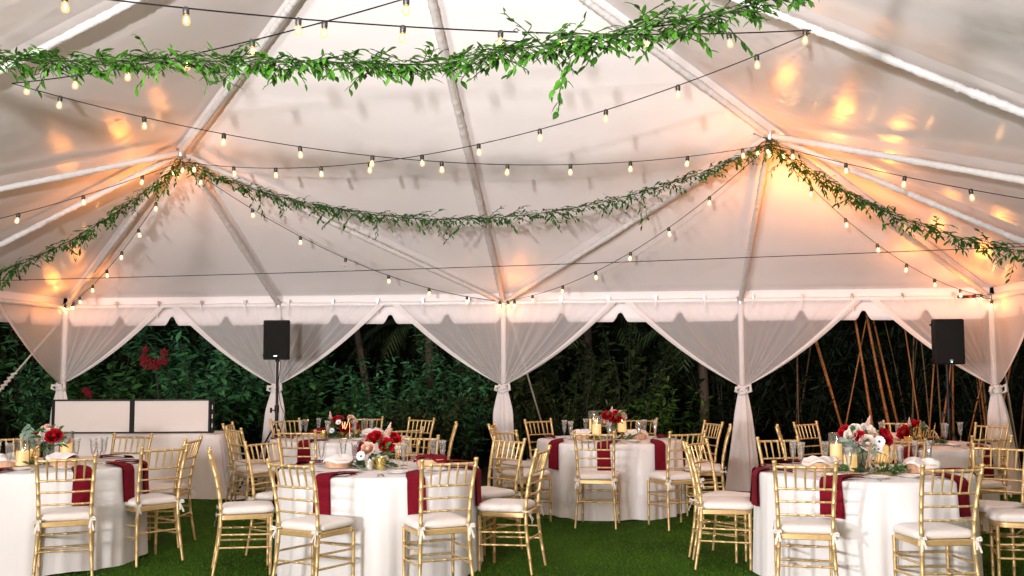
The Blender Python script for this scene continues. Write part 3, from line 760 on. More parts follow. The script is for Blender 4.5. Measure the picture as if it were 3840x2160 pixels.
def chair_meshes():
    out = []
    for s in (-1, 1):
        mb = MB(); p, r = ringed(lambda t: (s*0.182, 0.172, 0.43*t), lambda t: 0.0105+0.0035*t, (0.2, 0.48, 0.76)); mb.tube(p, r, 9); out.append(('front_leg', mb.mesh('front_leg', MT['gold'], True, 50)))
    for s in (-1, 1):
        mb = MB(); p, r = ringed(lambda t: (s*back_x(0.92*t), back_y(0.92*t), 0.92*t), lambda t: 0.0105+0.0035*min(1, t*3), (0.13, 0.26, 0.40, 0.545, 0.63, 0.72, 0.81, 0.955)); mb.tube(p, r, 9)
        mb.lathe([(0.012, 0.918), (0.0165, 0.922), (0.0165, 0.934), (0.011, 0.939)], 9, (s*back_x(.92), back_y(.92), 0)); out.append(('back_post', mb.mesh('back_post', MT['gold'], True, 50)))
    def rail(z, r, rings, bow):
        mb = MB(); X = back_x(z)
        p, rr = ringed(lambda t: (-X+2*X*t, back_y(z)-bow*4*t*(1-t), z), r, rings); mb.tube(p, rr, 8); return mb
    out.append(('crest_rail', rail(0.897, 0.0100, (0.17, 0.335, 0.5, 0.665, 0.83), 0.014).mesh('crest_rail', MT['gold'], True, 50)))
    for z, r in ((0.752, 0.0082), (0.668, 0.0072), (0.580, 0.0072)):
        out.append(('back_rail', rail(z, r, (0.17, 0.335, 0.5, 0.665, 0.83), 0.014).mesh('back_rail', MT['gold'], True, 50)))
    for i in range(5):
        u = -0.664+0.332*i; mb = MB()
        def sp(t): z = 0.752+0.145*t; return (u*back_x(z)*0.985, back_y(z)-0.014*(1-u*u), z)
        p, r = ringed(sp, lambda t: 0.0050+0.0032*min(1, t*1.6), (0.32, 0.62)); mb.tube(p, r, 7); out.append(('spindle', mb.mesh('spindle', MT['gold'], True, 50)))
    # stretchers
    def st(a, b, r=0.0078):
        a, b = Vector(a), Vector(b); mb = MB(); p, rr = ringed(lambda t: a.lerp(b, t), r, (0.25, 0.5, 0.75)); mb.tube(p, rr, 7); out.append(('stretcher', mb.mesh('stretcher', MT['gold'], True, 50)))
    for s in (-1, 1):
        for z in (0.30, 0.205): st((s*0.182, 0.172, z), (s*back_x(z+.01), back_y(z+.01), z+0.01))
    for z in (0.315, 0.22): st((-0.182, 0.172, z), (0.182, 0.172, z))
    st((-back_x(.25), back_y(.25), 0.25), (back_x(.25), back_y(.25), 0.25))
    # seat frame and cushion
    def outline(hx, y0, y1, rf, rb, n=6):
        o = []
        for cx_, cy_, r, a0 in ((hx-rf, y1-rf, rf, 0), (-hx+rf, y1-rf, rf, 90), (-hx+rb, y0+rb, rb, 180), (hx-rb, y0+rb, rb, 270)):
            for k in range(n+1): a = math.radians(a0+90*k/n); o.append((cx_+r*math.cos(a), cy_+r*math.sin(a)))
        return o
    def stack(levels):
        mb = MB(); vs = []; fs = []; n = None
        for z, O, sc in levels:
            cx_ = 0; cy_ = sum(p[1] for p in O)/len(O); n = len(O)
            vs += [(p[0]*sc, cy_+(p[1]-cy_)*sc, z(p) if callable(z) else z) for p in O]
        for i in range(len(levels)-1):
            for k in range(n): fs.append((i*n+k, i*n+(k+1) % n, (i+1)*n+(k+1) % n, (i+1)*n+k))
        fs.append(tuple(range(n-1, -1, -1))); o_ = (len(levels)-1)*n
        cen = len(vs); last = vs[o_:o_+n]; vs.append((0, sum(p[1] for p in last)/n, last[0][2]+0.002))
        for k in range(n): fs.append((o_+k, o_+(k+1) % n, cen))
        mb.add(vs, fs); return mb
    O = outline(0.200, -0.197, 0.197, 0.09, 0.03)
    out.append(('seat_frame', stack([(0.418, O, 0.97), (0.422, O, 1.0), (0.452, O, 1.0), (0.456, O, 0.975)]).mesh('seat_frame', MT['gold'], True, 40)))
    # front edge of the frame is deeper under the cushion: corner blocks
    O = outline(0.199, -0.182, 0.200, 0.085, 0.05)
    out.append(('cushion', stack([(0.4585, O, 0.94), (0.464, O, 0.99), (0.478, O, 1.012), (0.493, O, 1.0), (0.505, O, 0.955), (0.512, O, 0.86), (0.516, O, 0.6), (0.518, O, 0.3)]).mesh('cushion', MT['cushion'], True, 60)))
    for s in (-1, 1):
        mb = MB(); x, y_, z = s*0.173, -0.197, 0.468
        def ribbon(pts, wd):
            P = catmull(pts, 4); vs = []; fs = []
            for i, p in enumerate(P):
                vs += [tuple(p+Vector((0, 0, wd))), tuple(p-Vector((0, 0, wd)))]
                if i: fs.append((2*i-2, 2*i-1, 2*i+1, 2*i))
            mb.add(vs, fs)
        mb.tube([(x-0.02, y_, z), (x-0.012, y_-0.016, z), (x+0.012, y_-0.016, z), (x+0.02, y_, z), (x+0.012, y_+0.018, z), (x-0.012, y_+0.018, z), (x-0.02, y_, z)], 0.006, 6)
        ribbon([(x, y_-0.02, z), (x+s*0.022, y_-0.03, z+0.010), (x+s*0.036, y_-0.028, z-0.004), (x+s*0.015, y_-0.024, z-0.008), (x, y_-0.02, z)], 0.007)
        ribbon([(x, y_-0.02, z), (x-s*0.012, y_-0.03, z+0.007), (x-s*0.022, y_-0.028, z-0.006), (x, y_-0.02, z)], 0.006)
        for dx, l in ((0.022, 0.085), (-0.008, 0.065)):
            vs = []; fs = []
            for i in range(6):
                t = i/5; q = (x+s*dx*t, y_-0.022-0.014*t+0.006*math.sin(t*6), z-l*t)
                vs += [(q[0]-0.007, q[1], q[2]), (q[0]+0.007, q[1]-0.003, q[2])]
                if i: fs.append((2*i-2, 2*i-1, 2*i+1, 2*i))
            mb.add(vs, fs)
        out.append(('tie_ribbon', mb.mesh('tie_ribbon', MT['ribbon'], True, None)))
    return out
CHM = chair_meshes()
TC = dict(T1=(-3.13, -5.25), T2=(-.31, -5.27), T3=(-1.58, -2.0), T4=(1.41, -2.0), T5=(3.37, -5.2), T6=(4.44, -2.45))
TN = dict(T1='front left table', T2='front centre table', T3='rear left table', T4='rear centre table', T5='front right table', T6='rear right table')
CHAIRS = [
 ('T1', -50, 1.22, -12, 'gold chair seen from behind, pulled up to the front left table'),
 ('T1', 4, 1.13, -40, 'gold chair facing left at the front left table, nearer of two overlapping'),
 ('T1', 52, 1.28, -48, 'gold chair half hidden behind another on right of front left table'),
 ('T1', 86, 1.25, 0, 'gold chair facing the camera in front of the white booth cloth'),
 ('T1', 139, 1.24, 0, 'gold chair behind candles at far side of the front left table'),
 ('T2', -164, 1.29, 7, 'gold chair in side view alone on grass left of front centre table'),
 ('T2', -101, 1.24, -12, 'gold chair seen from behind, left of two in front of front centre table'),
 ('T2', -53, 1.24, -8, 'gold chair seen from behind, right of two in front of front centre table'),
 ('T2', 2, 1.24, -12, 'gold chair facing left with ribbons hanging, right of the front centre table'),
 ('T2', 48, 1.35, 2, 'gold chair with pale see-through back behind the right of front centre table'),
 ('T2', 155, 1.24, 0, 'gold chair on far left of front centre table behind a nearer chair'),
 ('T2', 89, 1.24, 0, 'gold chair behind the red flowers on the far side of front centre table'),
 ('T3', -132, 1.26, -3, 'gold chair facing right at left of rear left table, nearer of the pair'),
 ('T3', -176, 1.26, 3, 'gold chair facing right at left of rear left table, farther of the pair'),
 ('T3', 138, 1.24, 0, 'gold chair facing camera in front of the left speaker pole'),
 ('T3', -93, 1.32, 0, 'gold chair seen from behind, tucked between rear left and front centre tables'),
 ('T3', 93, 1.38, 0, 'gold chair facing camera behind the glasses of the rear left table'),
 ('T3', -43, 1.24, 0, 'gold chair seen from behind at right end of the rear left table'),
 ('T3', 59, 1.33, 4, 'gold chair facing camera with dark garden behind, far right of rear left table'),
 ('T3', 3, 1.24, 8, 'gold chair turned left, rightmost at the rear left table'),
 ('T4', -95, 1.24, 0, 'gold chair seen straight from behind at the rear centre table'),
 ('T4', 179, 1.26, 0, 'gold chair facing right, farther of two left of the rear centre table'),
 ('T4', -134, 1.46, 0, 'gold chair facing right, nearer of two left of the rear centre table'),
 ('T4', 132, 1.24, 0, 'gold chair facing camera on far left of the rear centre table'),
 ('T4', 74, 1.24, 0, 'gold chair behind the yellow candle on far side of rear centre table'),
 ('T4', -57, 1.46, -5, 'gold chair facing left away from camera, right of rear centre table'),
 ('T4', 26, 1.24, 0, 'gold chair facing camera at far right of the rear centre table'),
 ('T4', -9, 1.24, 4, 'gold chair seen edge-on at right end of the rear centre table'),
 ('T5', 165, 1.30, 14, 'gold chair in side view with ribbon bows, left of the front right table'),
 ('T5', 147, 1.40, 0, 'gold chair overlapped by a nearer one, left of the front right table'),
 ('T5', -124, 1.26, 28, 'gold chair seen from behind, left of two in front of front right table'),
 ('T5', -77, 1.24, -2, 'gold chair seen from behind, right of two in front of front right table'),
 ('T5', 13, 1.30, 44, 'gold chair with its back in full view at right edge by front right table'),
 ('T5', -12, 1.34, 0, 'gold chair cut by the right edge of the picture, only its seat showing'),
 ('T5', 110, 1.24, 0, 'gold chair facing camera at far left of front right table'),
 ('T5', 63, 1.24, 0, 'gold chair facing camera behind the gold script sign of front right table'),
 ('T6', 132, 1.24, 0, 'gold chair facing camera before the bamboo canes at far left of rear right table'),
 ('T6', 171, 1.24, 0, 'gold chair seen edge-on at left of the rear right table'),
 ('T6', 79, 1.24, 0, 'gold chair facing camera behind the red roses of rear right table'),
 ('T6', 36, 1.28, 0, 'gold chair in front of the rightmost drape tail at rear right table'),
 ('T6', -73, 1.24, 0, 'gold chair seen from behind at the rear right table'),
]
proto = thing('banquet_chair', CHAIRS[0][4], 'chair', (0, 0, 0), 0, 'gold bamboo-style chairs around the tables')
for nm, me in CHM: place(nm, me, proto)
for i, (tb, ang, dist, tw, label) in enumerate(CHAIRS):
    c = proto if i == 0 else copy_tree(proto)
    a = math.radians(ang); d = Vector((math.cos(a), math.sin(a), 0)); p = Vector((*TC[tb], 0)) + d*(max(dist, 1.285) if label.find('nearer of two overlapping') < 0 else dist)
    org = p - d*0.275
    for ch in c.children:
        if ch.name.startswith('cushion'): ch.location = (rng.uniform(-.006, .006), rng.uniform(-.004, .006), 0); ch.rotation_euler = (rng.uniform(-.012, .012), rng.uniform(-.012, .012), rng.uniform(-.03, .03))
        elif ch.name.startswith('tie_ribbon'): ch.scale = (1, rng.uniform(.8, 1.3), 1); ch.location = (0, 0.197*(ch.scale[1]-1), rng.uniform(-.008, .006))
    c.location = org; c.rotation_euler = (0, 0, a+PI/2+math.radians(tw)); c['label'] = label

# ------------------------------------------------------------------ tables
RT = 0.768; HT = 0.765
FOLD = {}
def fold_fn(seed):
    R = random.Random(seed); ks = [(R.choice((7, 8, 9)), 0.5), (R.choice((13, 15)), 0.55), (R.choice((22, 25)), 0.35), (R.choice((37, 41)), 0.16)]
    ph = [R.random()*6.28 for _ in ks]; env = [R.random()*6.28 for _ in range(3)]
    def f(a):
        s = sum(w_*math.sin(k*a+p) for (k, w_), p in zip(ks, ph))
        e = 0.6+0.4*math.sin(3*a+env[0])*math.sin(5*a+env[1])
        s = s*e
        return math.copysign(abs(s)**0.7, s)
    f.amp = 0.036
    return f
def skirt_r(f, a, z):
    t = max(0, 1-z/HT)
    return RT + 0.012 + 0.018*t + (f.amp*t**0.7 + 0.002)*f(a)
for i, k in enumerate(TC):
    x, y = TC[k]; f = FOLD[k] = fold_fn(40+i); f.amp = dict(T1=0.029, T2=0.029, T3=0.032, T4=0.038, T5=0.026, T6=0.032)[k]
    tb = thing('round_table', 'round banquet table hidden under the floor-length white cloth of the %s' % TN[k], 'table', (x, y, 0), 0, 'round banquet tables')
    mb = MB(); mb.lathe([(0.74, 0.735), (RT-0.012, 0.737), (RT-0.012, 0.757), (0.74, 0.759)], 48); mb.build('tabletop', MT['wood'], tb)
    for a in (45, 135, 225, 315):
        mb = MB(); ca, sa = math.cos(math.radians(a)), math.sin(math.radians(a)); mb.tube([(0.52*ca, 0.52*sa, 0), (0.48*ca, 0.48*sa, 0.734)], 0.014, 8); mb.build('leg', MT['steel'], tb)
    mb = MB(); n = 300
    def cloth(u, v):
        a = 2*PI*u
        if v <= 0.4:
            r = RT*(v/0.4); return (x+r*math.cos(a), y+r*math.sin(a), HT + 0.0015*math.sin(a*5+r*11)*math.sin(r*9))
        t = (v-0.4)/0.6
        if t < 0.1:
            q = t/0.1*PI/2; r = RT+0.012*math.sin(q)+0.002*f(a)*t*10; z = HT-0.012*(1-math.cos(q))
        else:
            z = (HT-0.012)*(1-(t-0.1)/0.9) + 0.006; r = skirt_r(f, a, z)
            z += 0.012*max(0, math.sin(a*6+i))*(1-z/HT) if z < 0.1 else 0
            cx_ = RT*math.cos(a+0.3*i); r += 0.0035*sum(math.exp(-((cx_-q)/0.011)**2) for q in (-0.45, 0.0, 0.45))
        return (x+r*math.cos(a), y+r*math.sin(a), z)
    mb.grid(cloth, n, 24, closed_u=True)
    o = mb.build('tablecloth', MT['cloth'], None, True, None)
    tag(o, 'floor-length white tablecloth draped over the %s' % TN[k], 'tablecloth', 'white tablecloths on the round tables')

REG = []   # repeated table things, labelled at the end by what stands out and their order along their table
def reg(o, kind, tk): REG.append((o, kind, tk)); return o

# burgundy napkins hanging over the edge
NAP = dict(T1=(-39, -9, 14, -90, 62, 120), T2=(-107, -57, -6, 30, 188, 160, 90), T3=(197, -103, 150, -30, 40, 100), T4=(-135, -93, -48, 165, 8, 35, 110),
           T5=(186, -117, -47, 0, 163, 60, 128), T6=(-46, -105, 5, 50, 95, 175))
for tk, angs in NAP.items():
    for j, deg in enumerate(angs):
        a0 = math.radians(deg); f = FOLD[tk]; x, y = TC[tk]; R = random.Random(deg*7+len(tk)+ord(tk[1]))
        rad = Vector((math.cos(a0), math.sin(a0), 0)); tan = Vector((-math.sin(a0), math.cos(a0), 0))
        hw = 0.068*R.uniform(.92, 1.1); inner = 0.25*R.uniform(.85, 1.15); drop = 0.255*R.uniform(.9, 1.1); sk = R.uniform(0.05, 0.16)*(1 if R.random() < .75 else -1)
        def nap(u, v, off):
            s = (u-0.5)*2
            L1 = inner; L2 = 0.02; tot = L1+L2+drop; q = v*tot
            if q < L1:
                t = 1-q/L1; ww = hw*(1-0.62*t**1.5); r = RT-0.005-(L1-q)*0.85
                c = tan*(s*ww + sk*t**1.4) + rad*r; z = HT+0.006+0.040*t*(1-t)+0.012*(1-abs(s))*t; return Vector((x, y, 0))+c+Vector((0, 0, z+off))
            if q < L1+L2:
                t = (q-L1)/L2; r = RT-0.005+0.026*math.sin(t*PI/2); z = HT+0.006-0.018*(1-math.cos(t*PI/2))
                return Vector((x, y, 0)) + tan*s*hw + rad*(r+off*t) + Vector((0, 0, z+off*(1-t)))
            t = (q-L1-L2)/drop; z = HT-0.012-t*drop*(1+0.02*s)
            r = max(RT+0.021, max(skirt_r(f, a0+math.atan2((s+q_)*hw, RT), z) for q_ in (-.5, -.25, 0, .25, .5))+0.008) + 0.007*math.sin(s*2.3+t*2+j)*t
            return Vector((x, y, 0)) + tan*(s*hw*(1+0.10*t) + 0.012*t*math.sin(j*2.1)) + rad*(r+off) + Vector((0, 0, z))
        mb = MB(); mb.grid(lambda u, v: nap(u, v, 0), 6, 26); mb.grid(lambda u, v: nap(u, v, 0.014), 6, 26)
        o = mb.build('napkin', MT['burgundy'], None, True, None); reg(o, 'napkin', tk)

# glasses, plates, cutlery
mb = MB(); n = 14
facet = lambda a, i: 1+0.035*math.cos(7*a+i*PI)
mb.lathe([(0.033, 0.0), (0.033, 0.003), (0.010, 0.010), (0.0055, 0.02), (0.005, 0.055), (0.009, 0.066), (0.017, 0.085), (0.0205, 0.105), (0.023, 0.125), (0.0245, 0.145), (0.026, 0.165), (0.028, 0.183), (0.034, 0.200)], n, mod=facet, cap=False)
mb.lathe([(0.006, 0.066), (0.0145, 0.087), (0.018, 0.107), (0.0205, 0.127), (0.0225, 0.147), (0.0245, 0.167), (0.027, 0.185), (0.0335, 0.200)], n, mod=facet, cap=False)
ME_FLUTE = mb.mesh('champagne_flute', MT['glass'], False)
mb = MB(); mb.lathe([(0.0, 0.004), (0.055, 0.003), (0.062, 0.008), (0.088, 0.016), (0.090, 0.0185), (0.062, 0.012), (0.05, 0.0075), (0.0, 0.0075)], 32, cap=False); ME_PLATE = mb.mesh('side_plate', MT['china'], True, 60)
mb = MB()
pr = [(-0.003, 0), (0.003, 0), (0.004, 0.05), (0.0025, 0.10), (0.010, 0.125), (0.011, 0.14)]
vs = []; fs = []
prof = [(0.0045, 0), (0.0055, 0.02), (0.004, 0.06), (0.003, 0.11), (0.006, 0.125), (0.0115, 0.137), (0.0115, 0.148)]
for wv, yv in prof:
    zt = 0.006+0.004*math.sin(yv*20)
    vs += [(-wv, yv, zt), (wv, yv, zt), (wv, yv, zt+0.002), (-wv, yv, zt+0.002)]
for i in range(len(prof)-1):
    for k in range(4): fs.append((i*4+k, i*4+(k+1) % 4, i*4+4+(k+1) % 4, i*4+4+k))
mb.add(vs, fs)
for k in range(4): mb.tube([(-0.0098+0.0065*k, 0.146, 0.009), (-0.0098+0.0065*k, 0.17, 0.010), (-0.0098+0.0065*k, 0.195, 0.006)], [0.0018, 0.0017, 0.001], 5)
ME_FORK = mb.mesh('fork', MT['cutlery'], True, 40)
mb = MB(); vs = []; fs = []
prof = [(0.005, 0), (0.006, 0.03), (0.0045, 0.09), (0.004, 0.1), (0.009, 0.115), (0.010, 0.17), (0.007, 0.20), (0.001, 0.215)]
for wv, yv in prof:
    vs += [(-wv, yv, 0.004), (wv*.6, yv, 0.004), (wv*.6, yv, 0.0062), (-wv, yv, 0.0065)]
for i in range(len(prof)-1):
    for k in range(4): fs.append((i*4+k, i*4+(k+1) % 4, i*4+4+(k+1) % 4, i*4+4+k))
mb.add(vs, fs); ME_KNIFE = mb.mesh('knife', MT['cutlery'], True, 40)

FLUTE = dict(T1=[(-0.33, -0.14), (-0.08, -0.37), (0.20, 0.12), (0.31, 0.19), (0.44, 0.05), (0.35, 0.29)], T2=[(-0.49, 0.04), (-0.36, 0.21), (-0.17, -0.12), (0.21, -0.10), (0.37, 0.29), (0.46, 0.20)],
  T3=[(-0.43, -0.14), (-0.43, 0.05), (-0.36, 0.30), (-0.10, -0.20), (0.19, -0.14), (0.19, 0.27), (0.29, 0.20)], T4=[(-0.49, 0.04), (-0.41, -0.14), (-0.27, 0.37), (0.01, -0.33), (0.32, -0.14), (0.38, 0.24), (0.50, 0.21)],
  T5=[(-0.46, 0.25), (-0.42, 0.12), (-0.22, 0.23), (-0.16, -0.34), (0.24, -0.17), (0.50, 0.41), (0.60, 0.40)], T6=[(-0.19, 0.36), (-0.08, 0.12), (0.39, 0.20), (0.36, 0.04), (0.60, 0.36)])
PLATE = dict(T1=[(0.08, -0.47), (0.38, -0.34)], T2=[(-0.13, -0.39), (0.24, -0.41), (0.50, -0.20)], T3=[(0.30, -0.37), (-0.16, -0.40)], T4=[(-0.22, -0.43), (0.26, -0.36)], T5=[(-0.29, -0.46), (0.0, -0.53), (0.25, -0.43)], T6=[(0.36, -0.20)])
for tk in TC:
    x, y = TC[tk]
    for dx, dy in FLUTE[tk]: reg(place('champagne_flute', ME_FLUTE, None, (x+dx, y+dy, HT+0.002), (0, 0, rng.random()*6)), 'flute', tk)
    for dx, dy in PLATE[tk]: reg(place('side_plate', ME_PLATE, None, (x+dx, y+dy, HT+0.001)), 'plate', tk)
FORK = dict(T1=(-66, 28), T2=(-132, -77, 22), T3=(-75,), T4=(-65, -112), T5=(-62, -128, 12), T6=(-62,))
KNIFE = dict(T1=(-98, 44), T2=(-96, -40), T3=(-118,), T4=(-75,), T5=(-92, -25), T6=(-30,))
for tk in TC:
    x, y = TC[tk]
    for deg in FORK[tk]:
        for q in (0, 1):
            a = math.radians(deg+q*3.2); r = 0.72-0.012*q
            o = place('fork', ME_FORK, None, (x+r*math.cos(a), y+r*math.sin(a), HT+0.001), (0, 0, a+PI/2+0.06*q)); reg(o, 'fork', tk)
    for deg in KNIFE[tk]:
        a = math.radians(deg); r = 0.72
        o = place('knife', ME_KNIFE, None, (x+r*math.cos(a), y+r*math.sin(a), HT+0.001), (0, 0, a+PI/2)); reg(o, 'knife', tk)

# candles in glass cylinders
def candle(tk, dx, dy, lift, hc=0.115, r=0.047, hg=0.20):
    x, y = TC[tk]; t = thing('candle_holder', '', 'candle', (x+dx, y+dy, HT+0.001))
    if lift > 0.02:
        mb = MB(); mb.lathe([(0.045, 0), (0.045, 0.006), (0.014, 0.014), (0.011, lift*0.5), (0.02, lift-0.012), (0.052, lift-0.004), (0.054, lift)], 20); mb.build('stand', MT['goldmetal'], t)
    mb = MB(); mb.lathe([(r+0.008, lift), (r+0.010, lift+0.004), (r+0.010, lift+hg)], 28, cap=False); mb.lathe([(r+0.007, lift+0.004), (r+0.007, lift+hg)], 28, cap=False)
    mb.tube([((r+.0085)*math.cos(2*PI*k/28), (r+.0085)*math.sin(2*PI*k/28), lift+hg) for k in range(29)], 0.0018, 5, cap=False)
    mb.build('glass_cylinder', MT['cylglass'], t)
    mb = MB(); mb.lathe([(r-0.002, lift+0.004), (r, lift+0.012), (r, lift+hc-0.004), (r-0.004, lift+hc), (r-0.009, lift+hc-0.006), (0.012, lift+hc-0.010), (0.0, lift+hc-0.010)], 24, mod=lambda a, i: 1+0.012*math.sin(3*a+i), cap=False); mb.build('candle', MT['wax'], t)
    mb = MB(); mb.lathe([(0.001, lift+hc-0.010), (0.005, lift+hc-0.002), (0.004, lift+hc+0.008), (0.0005, lift+hc+0.022)], 8); mb.build('flame', MT['flame'], t)
    reg(t, 'candle', tk)
for tk, L in dict(T1=[(-0.05, -0.24, 0.012), (-0.16, 0.08, 0.06), (0.11, 0.12, 0.06)], T4=[(-0.17, 0.05, 0.10), (-0.13, -0.14, 0.05), (0.14, 0.03, 0.08)], T5=[(-0.15, 0.15, 0.07), (-0.11, -0.15, 0.015), (0.17, 0.07, 0.065)]).items():
    for dx, dy, lift in L: candle(tk, dx, dy, lift)

# votive cups
def cup(tk, dx, dy, r, h, m):
    x, y = TC[tk]; mb = MB(); mb.lathe([(r*.78, 0), (r*.82, 0.004), (r*.95, h*.5), (r, h), (r-.003, h), (r*.9, h*.5), (r*.7, 0.008), (0.0, 0.008)], 20, cap=False)
    o = mb.build('votive_cup', MT[m], None, True, 60, (x+dx, y+dy, HT+0.001)); reg(o, 'cup', tk)
for tk, L in dict(T2=[(-0.035, -0.20, 0.033, 0.075, 'silverglass'), (0.045, -0.17, 0.042, 0.095, 'mercury')], T3=[(-0.17, -0.12, 0.042, 0.085, 'mercury'), (0.12, -0.06, 0.033, 0.07, 'silverglass'), (0.17, 0.0, 0.042, 0.095, 'mercury')], T6=[(-0.035, -0.12, 0.055, 0.085, 'goldmetal')]).items():
    for c_ in L: cup(tk, *c_)

# bread baskets and their cloths
def basket(tk, dx, dy, colour):
    x, y = TC[tk]; R = random.Random(int((dx+2)*100)+ord(tk[1]))
    t = thing('bread_basket', '', 'basket', (x+dx, y+dy, HT+0.001), R.random()*6)
    mb = MB(); mb.lathe([(0.0, 0.004), (0.092, 0.003), (0.098, 0.006), (0.116, 0.068), (0.112, 0.068), (0.094, 0.010), (0.0, 0.010)], 36, mod=lambda a, i: 1+(0.012 if int(a/(2*PI)*36+0.5) % 2 else 0)*(1 if 1 <= i <= 4 else 0), cap=False)
    mb.build('bowl', MT['basket'], t, True, 30)
    mb = MB(); mb.tube([(0.115*math.cos(2*PI*k/36), 0.115*math.sin(2*PI*k/36), 0.066) for k in range(37)], 0.005, 6, cap=False); mb.build('rim', MT['basket'], t)
    reg(t, 'basket', tk)
    mb = MB(); ph = [R.random()*6 for _ in range(4)]
    def cl(u, v):
        a = 2*PI*u; pk = 0.55+0.45*math.sin(a*2+ph[0])*math.sin(a+ph[3])
        if v < 0.7:
            r = 0.112*v/0.7; z = 0.060+0.045*(1-(v/0.7)**2)*(0.85+(v/0.7)*(0.30*math.sin(a*3+ph[1])+0.25*math.sin(a*5+v*7)))+0.018*math.sin(a*3+ph[2])*(v/0.7)+0.022*pk*(v/.7)
        else:
            t_ = (v-0.7)/0.3; r = 0.112+0.024*t_*(0.6+0.7*pk); z = 0.062+0.018*math.sin(a*3+ph[2])+0.022*pk+0.008*math.sin(t_*PI)-0.035*t_*(1.2-pk)
            z = max(z, 0.073-0.03*t_)
        return (r*math.cos(a), r*math.sin(a), z)
    mb.grid(cl, 48, 16, closed_u=True)
    o = mb.build('basket_cloth', MT['burgundy' if colour else 'liner'], None, True, None, (x+dx, y+dy, HT+0.003)); reg(o, 'cloth_red' if colour else 'cloth', tk)
for tk, L in dict(T1=[(-0.19, -0.26, 0), (0.23, -0.12, 0)], T2=[(-0.32, -0.04, 0), (0.39, 0.04, 1)], T3=[(0.37, -0.01, 0), (-0.27, 0.14, 1)], T4=[(-0.29, -0.04, 0), (0.30, 0.05, 0)], T5=[(-0.31, -0.02, 0), (0.40, -0.11, 0)], T6=[(-0.18, 0.08, 0)]).items():
    for b_ in L: basket(tk, *b_)

# ------------------------------------------------------------------ flowers
def rose_mesh(m, seed, open_=1.0):
    R = random.Random(seed); mb = MB()
    mb.lathe([(0.001, 0.0), (0.012, 0.004), (0.016, 0.018), (0.010, 0.030), (0.001, 0.034)], 8)
    for ring, (cnt, r, h, tilt, pw) in enumerate(((4, 0.010, 0.042, 0.02, 0.026), (5, 0.017, 0.043, 0.16, 0.032), (6, 0.023, 0.041, 0.36*open_, 0.038), (7, 0.029, 0.036, 0.70*open_, 0.043))):
        for k in range(cnt):
            a = 2*PI*(k+0.37*ring+R.uniform(-.1, .1))/cnt; ca, sa = math.cos(a), math.sin(a); tl = tilt+R.uniform(-.08, .08)
            def pet(u, v):
                s = (u-0.5)*2; wd = pw*math.sin(PI*(0.12+0.72*v))**0.7*0.62
                yy = s*wd; xx = 0.006+r*(0.35+0.65*v**0.6)*math.cos(s*0.55) + math.sin(tl)*h*v**1.3*0.75; zz = h*v*math.cos(tl*0.8)-0.002*s*s - (0.009*tl*max(0, v-0.75)*4*0.6)
                return (xx*ca-yy*sa, xx*sa+yy*ca, zz)
            mb.grid(pet, 4, 5)
    return mb.mesh('rose', m, True, None)
ROSE = dict(red=[rose_mesh(MT['rose_red'], s, 1.05) for s in (1, 2)], peach=[rose_mesh(MT['rose_peach'], s, 0.9) for s in (3, 4)], white=[rose_mesh(MT['rose_white'], s, 0.95) for s in (5, 6)])
mb = MB()
for k in range(7):
    a = 2*PI*k/7; ca, sa = math.cos(a), math.sin(a)
    def pet(u, v):
        s = (u-.5)*2; wd = 0.022*math.sin(PI*(0.1+0.75*v))**0.8; xx = 0.004+0.042*v; yy = s*wd; zz = 0.006+0.014*v*v+0.004*s*s + (0.002 if k % 2 else 0)
        return (xx*ca-yy*sa, xx*sa+yy*ca, zz)
    mb.grid(pet, 4, 4, 0)
mb.lathe([(0.001, 0.006), (0.009, 0.008), (0.010, 0.014), (0.005, 0.018), (0.001, 0.019)], 10, m=1)
ME_ANEM = mb.mesh('anemone', [MT['anemone'], MT['dark']], True, None)
def plume_mesh():
    R = random.Random(3); mb = MB(); mb.tube([(0, 0, 0), (0, 0, 0.13)], [0.003, 0.001], 5)
    for i in range(260):
        t = R.random()**1.1; a = R.random()*2*PI; r = 0.034*(1-t)**0.8*R.uniform(.2, 1); z = 0.015+0.12*t
        mb.lathe([(0.0008, -0.004), (0.0045, 0), (0.0008, 0.006)], 5, (r*math.cos(a), r*math.sin(a), z), cap=False)
    return mb.mesh('plume', MT['plume'], True, None)
ME_PLUME = plume_mesh()
ME_GLEAF = [leaf_mesh('leaf', MT['leaf_table'], 1, w_, c_, f_) for w_, c_, f_ in ((0.42, 0.15, 0.3), (0.5, 0.25, 0.2))]
ME_EUC = leaf_mesh('eucalyptus_leaf', MT['euc'], 1, 0.78, 0.08, 0.1, 5)
def put(me, t, p, d, sc, roll=0.0, name=None, up=None):
    F = frame(Vector(d), Vector(up) if up else Vector((math.sin(roll), -0.35, math.cos(roll)))); o = place(name or me.name.split('.')[0], me, t, p); o.rotation_euler = F.to_euler(); o.scale = (sc, sc, sc); return o
def aim(me, t, p, d, sc, name=None):
    o = place(name or me.name.split('.')[0], me, t, p); o.rotation_euler = Vector(d).to_track_quat('Z', 'Y').to_euler(); o.scale = (sc, sc, sc); return o
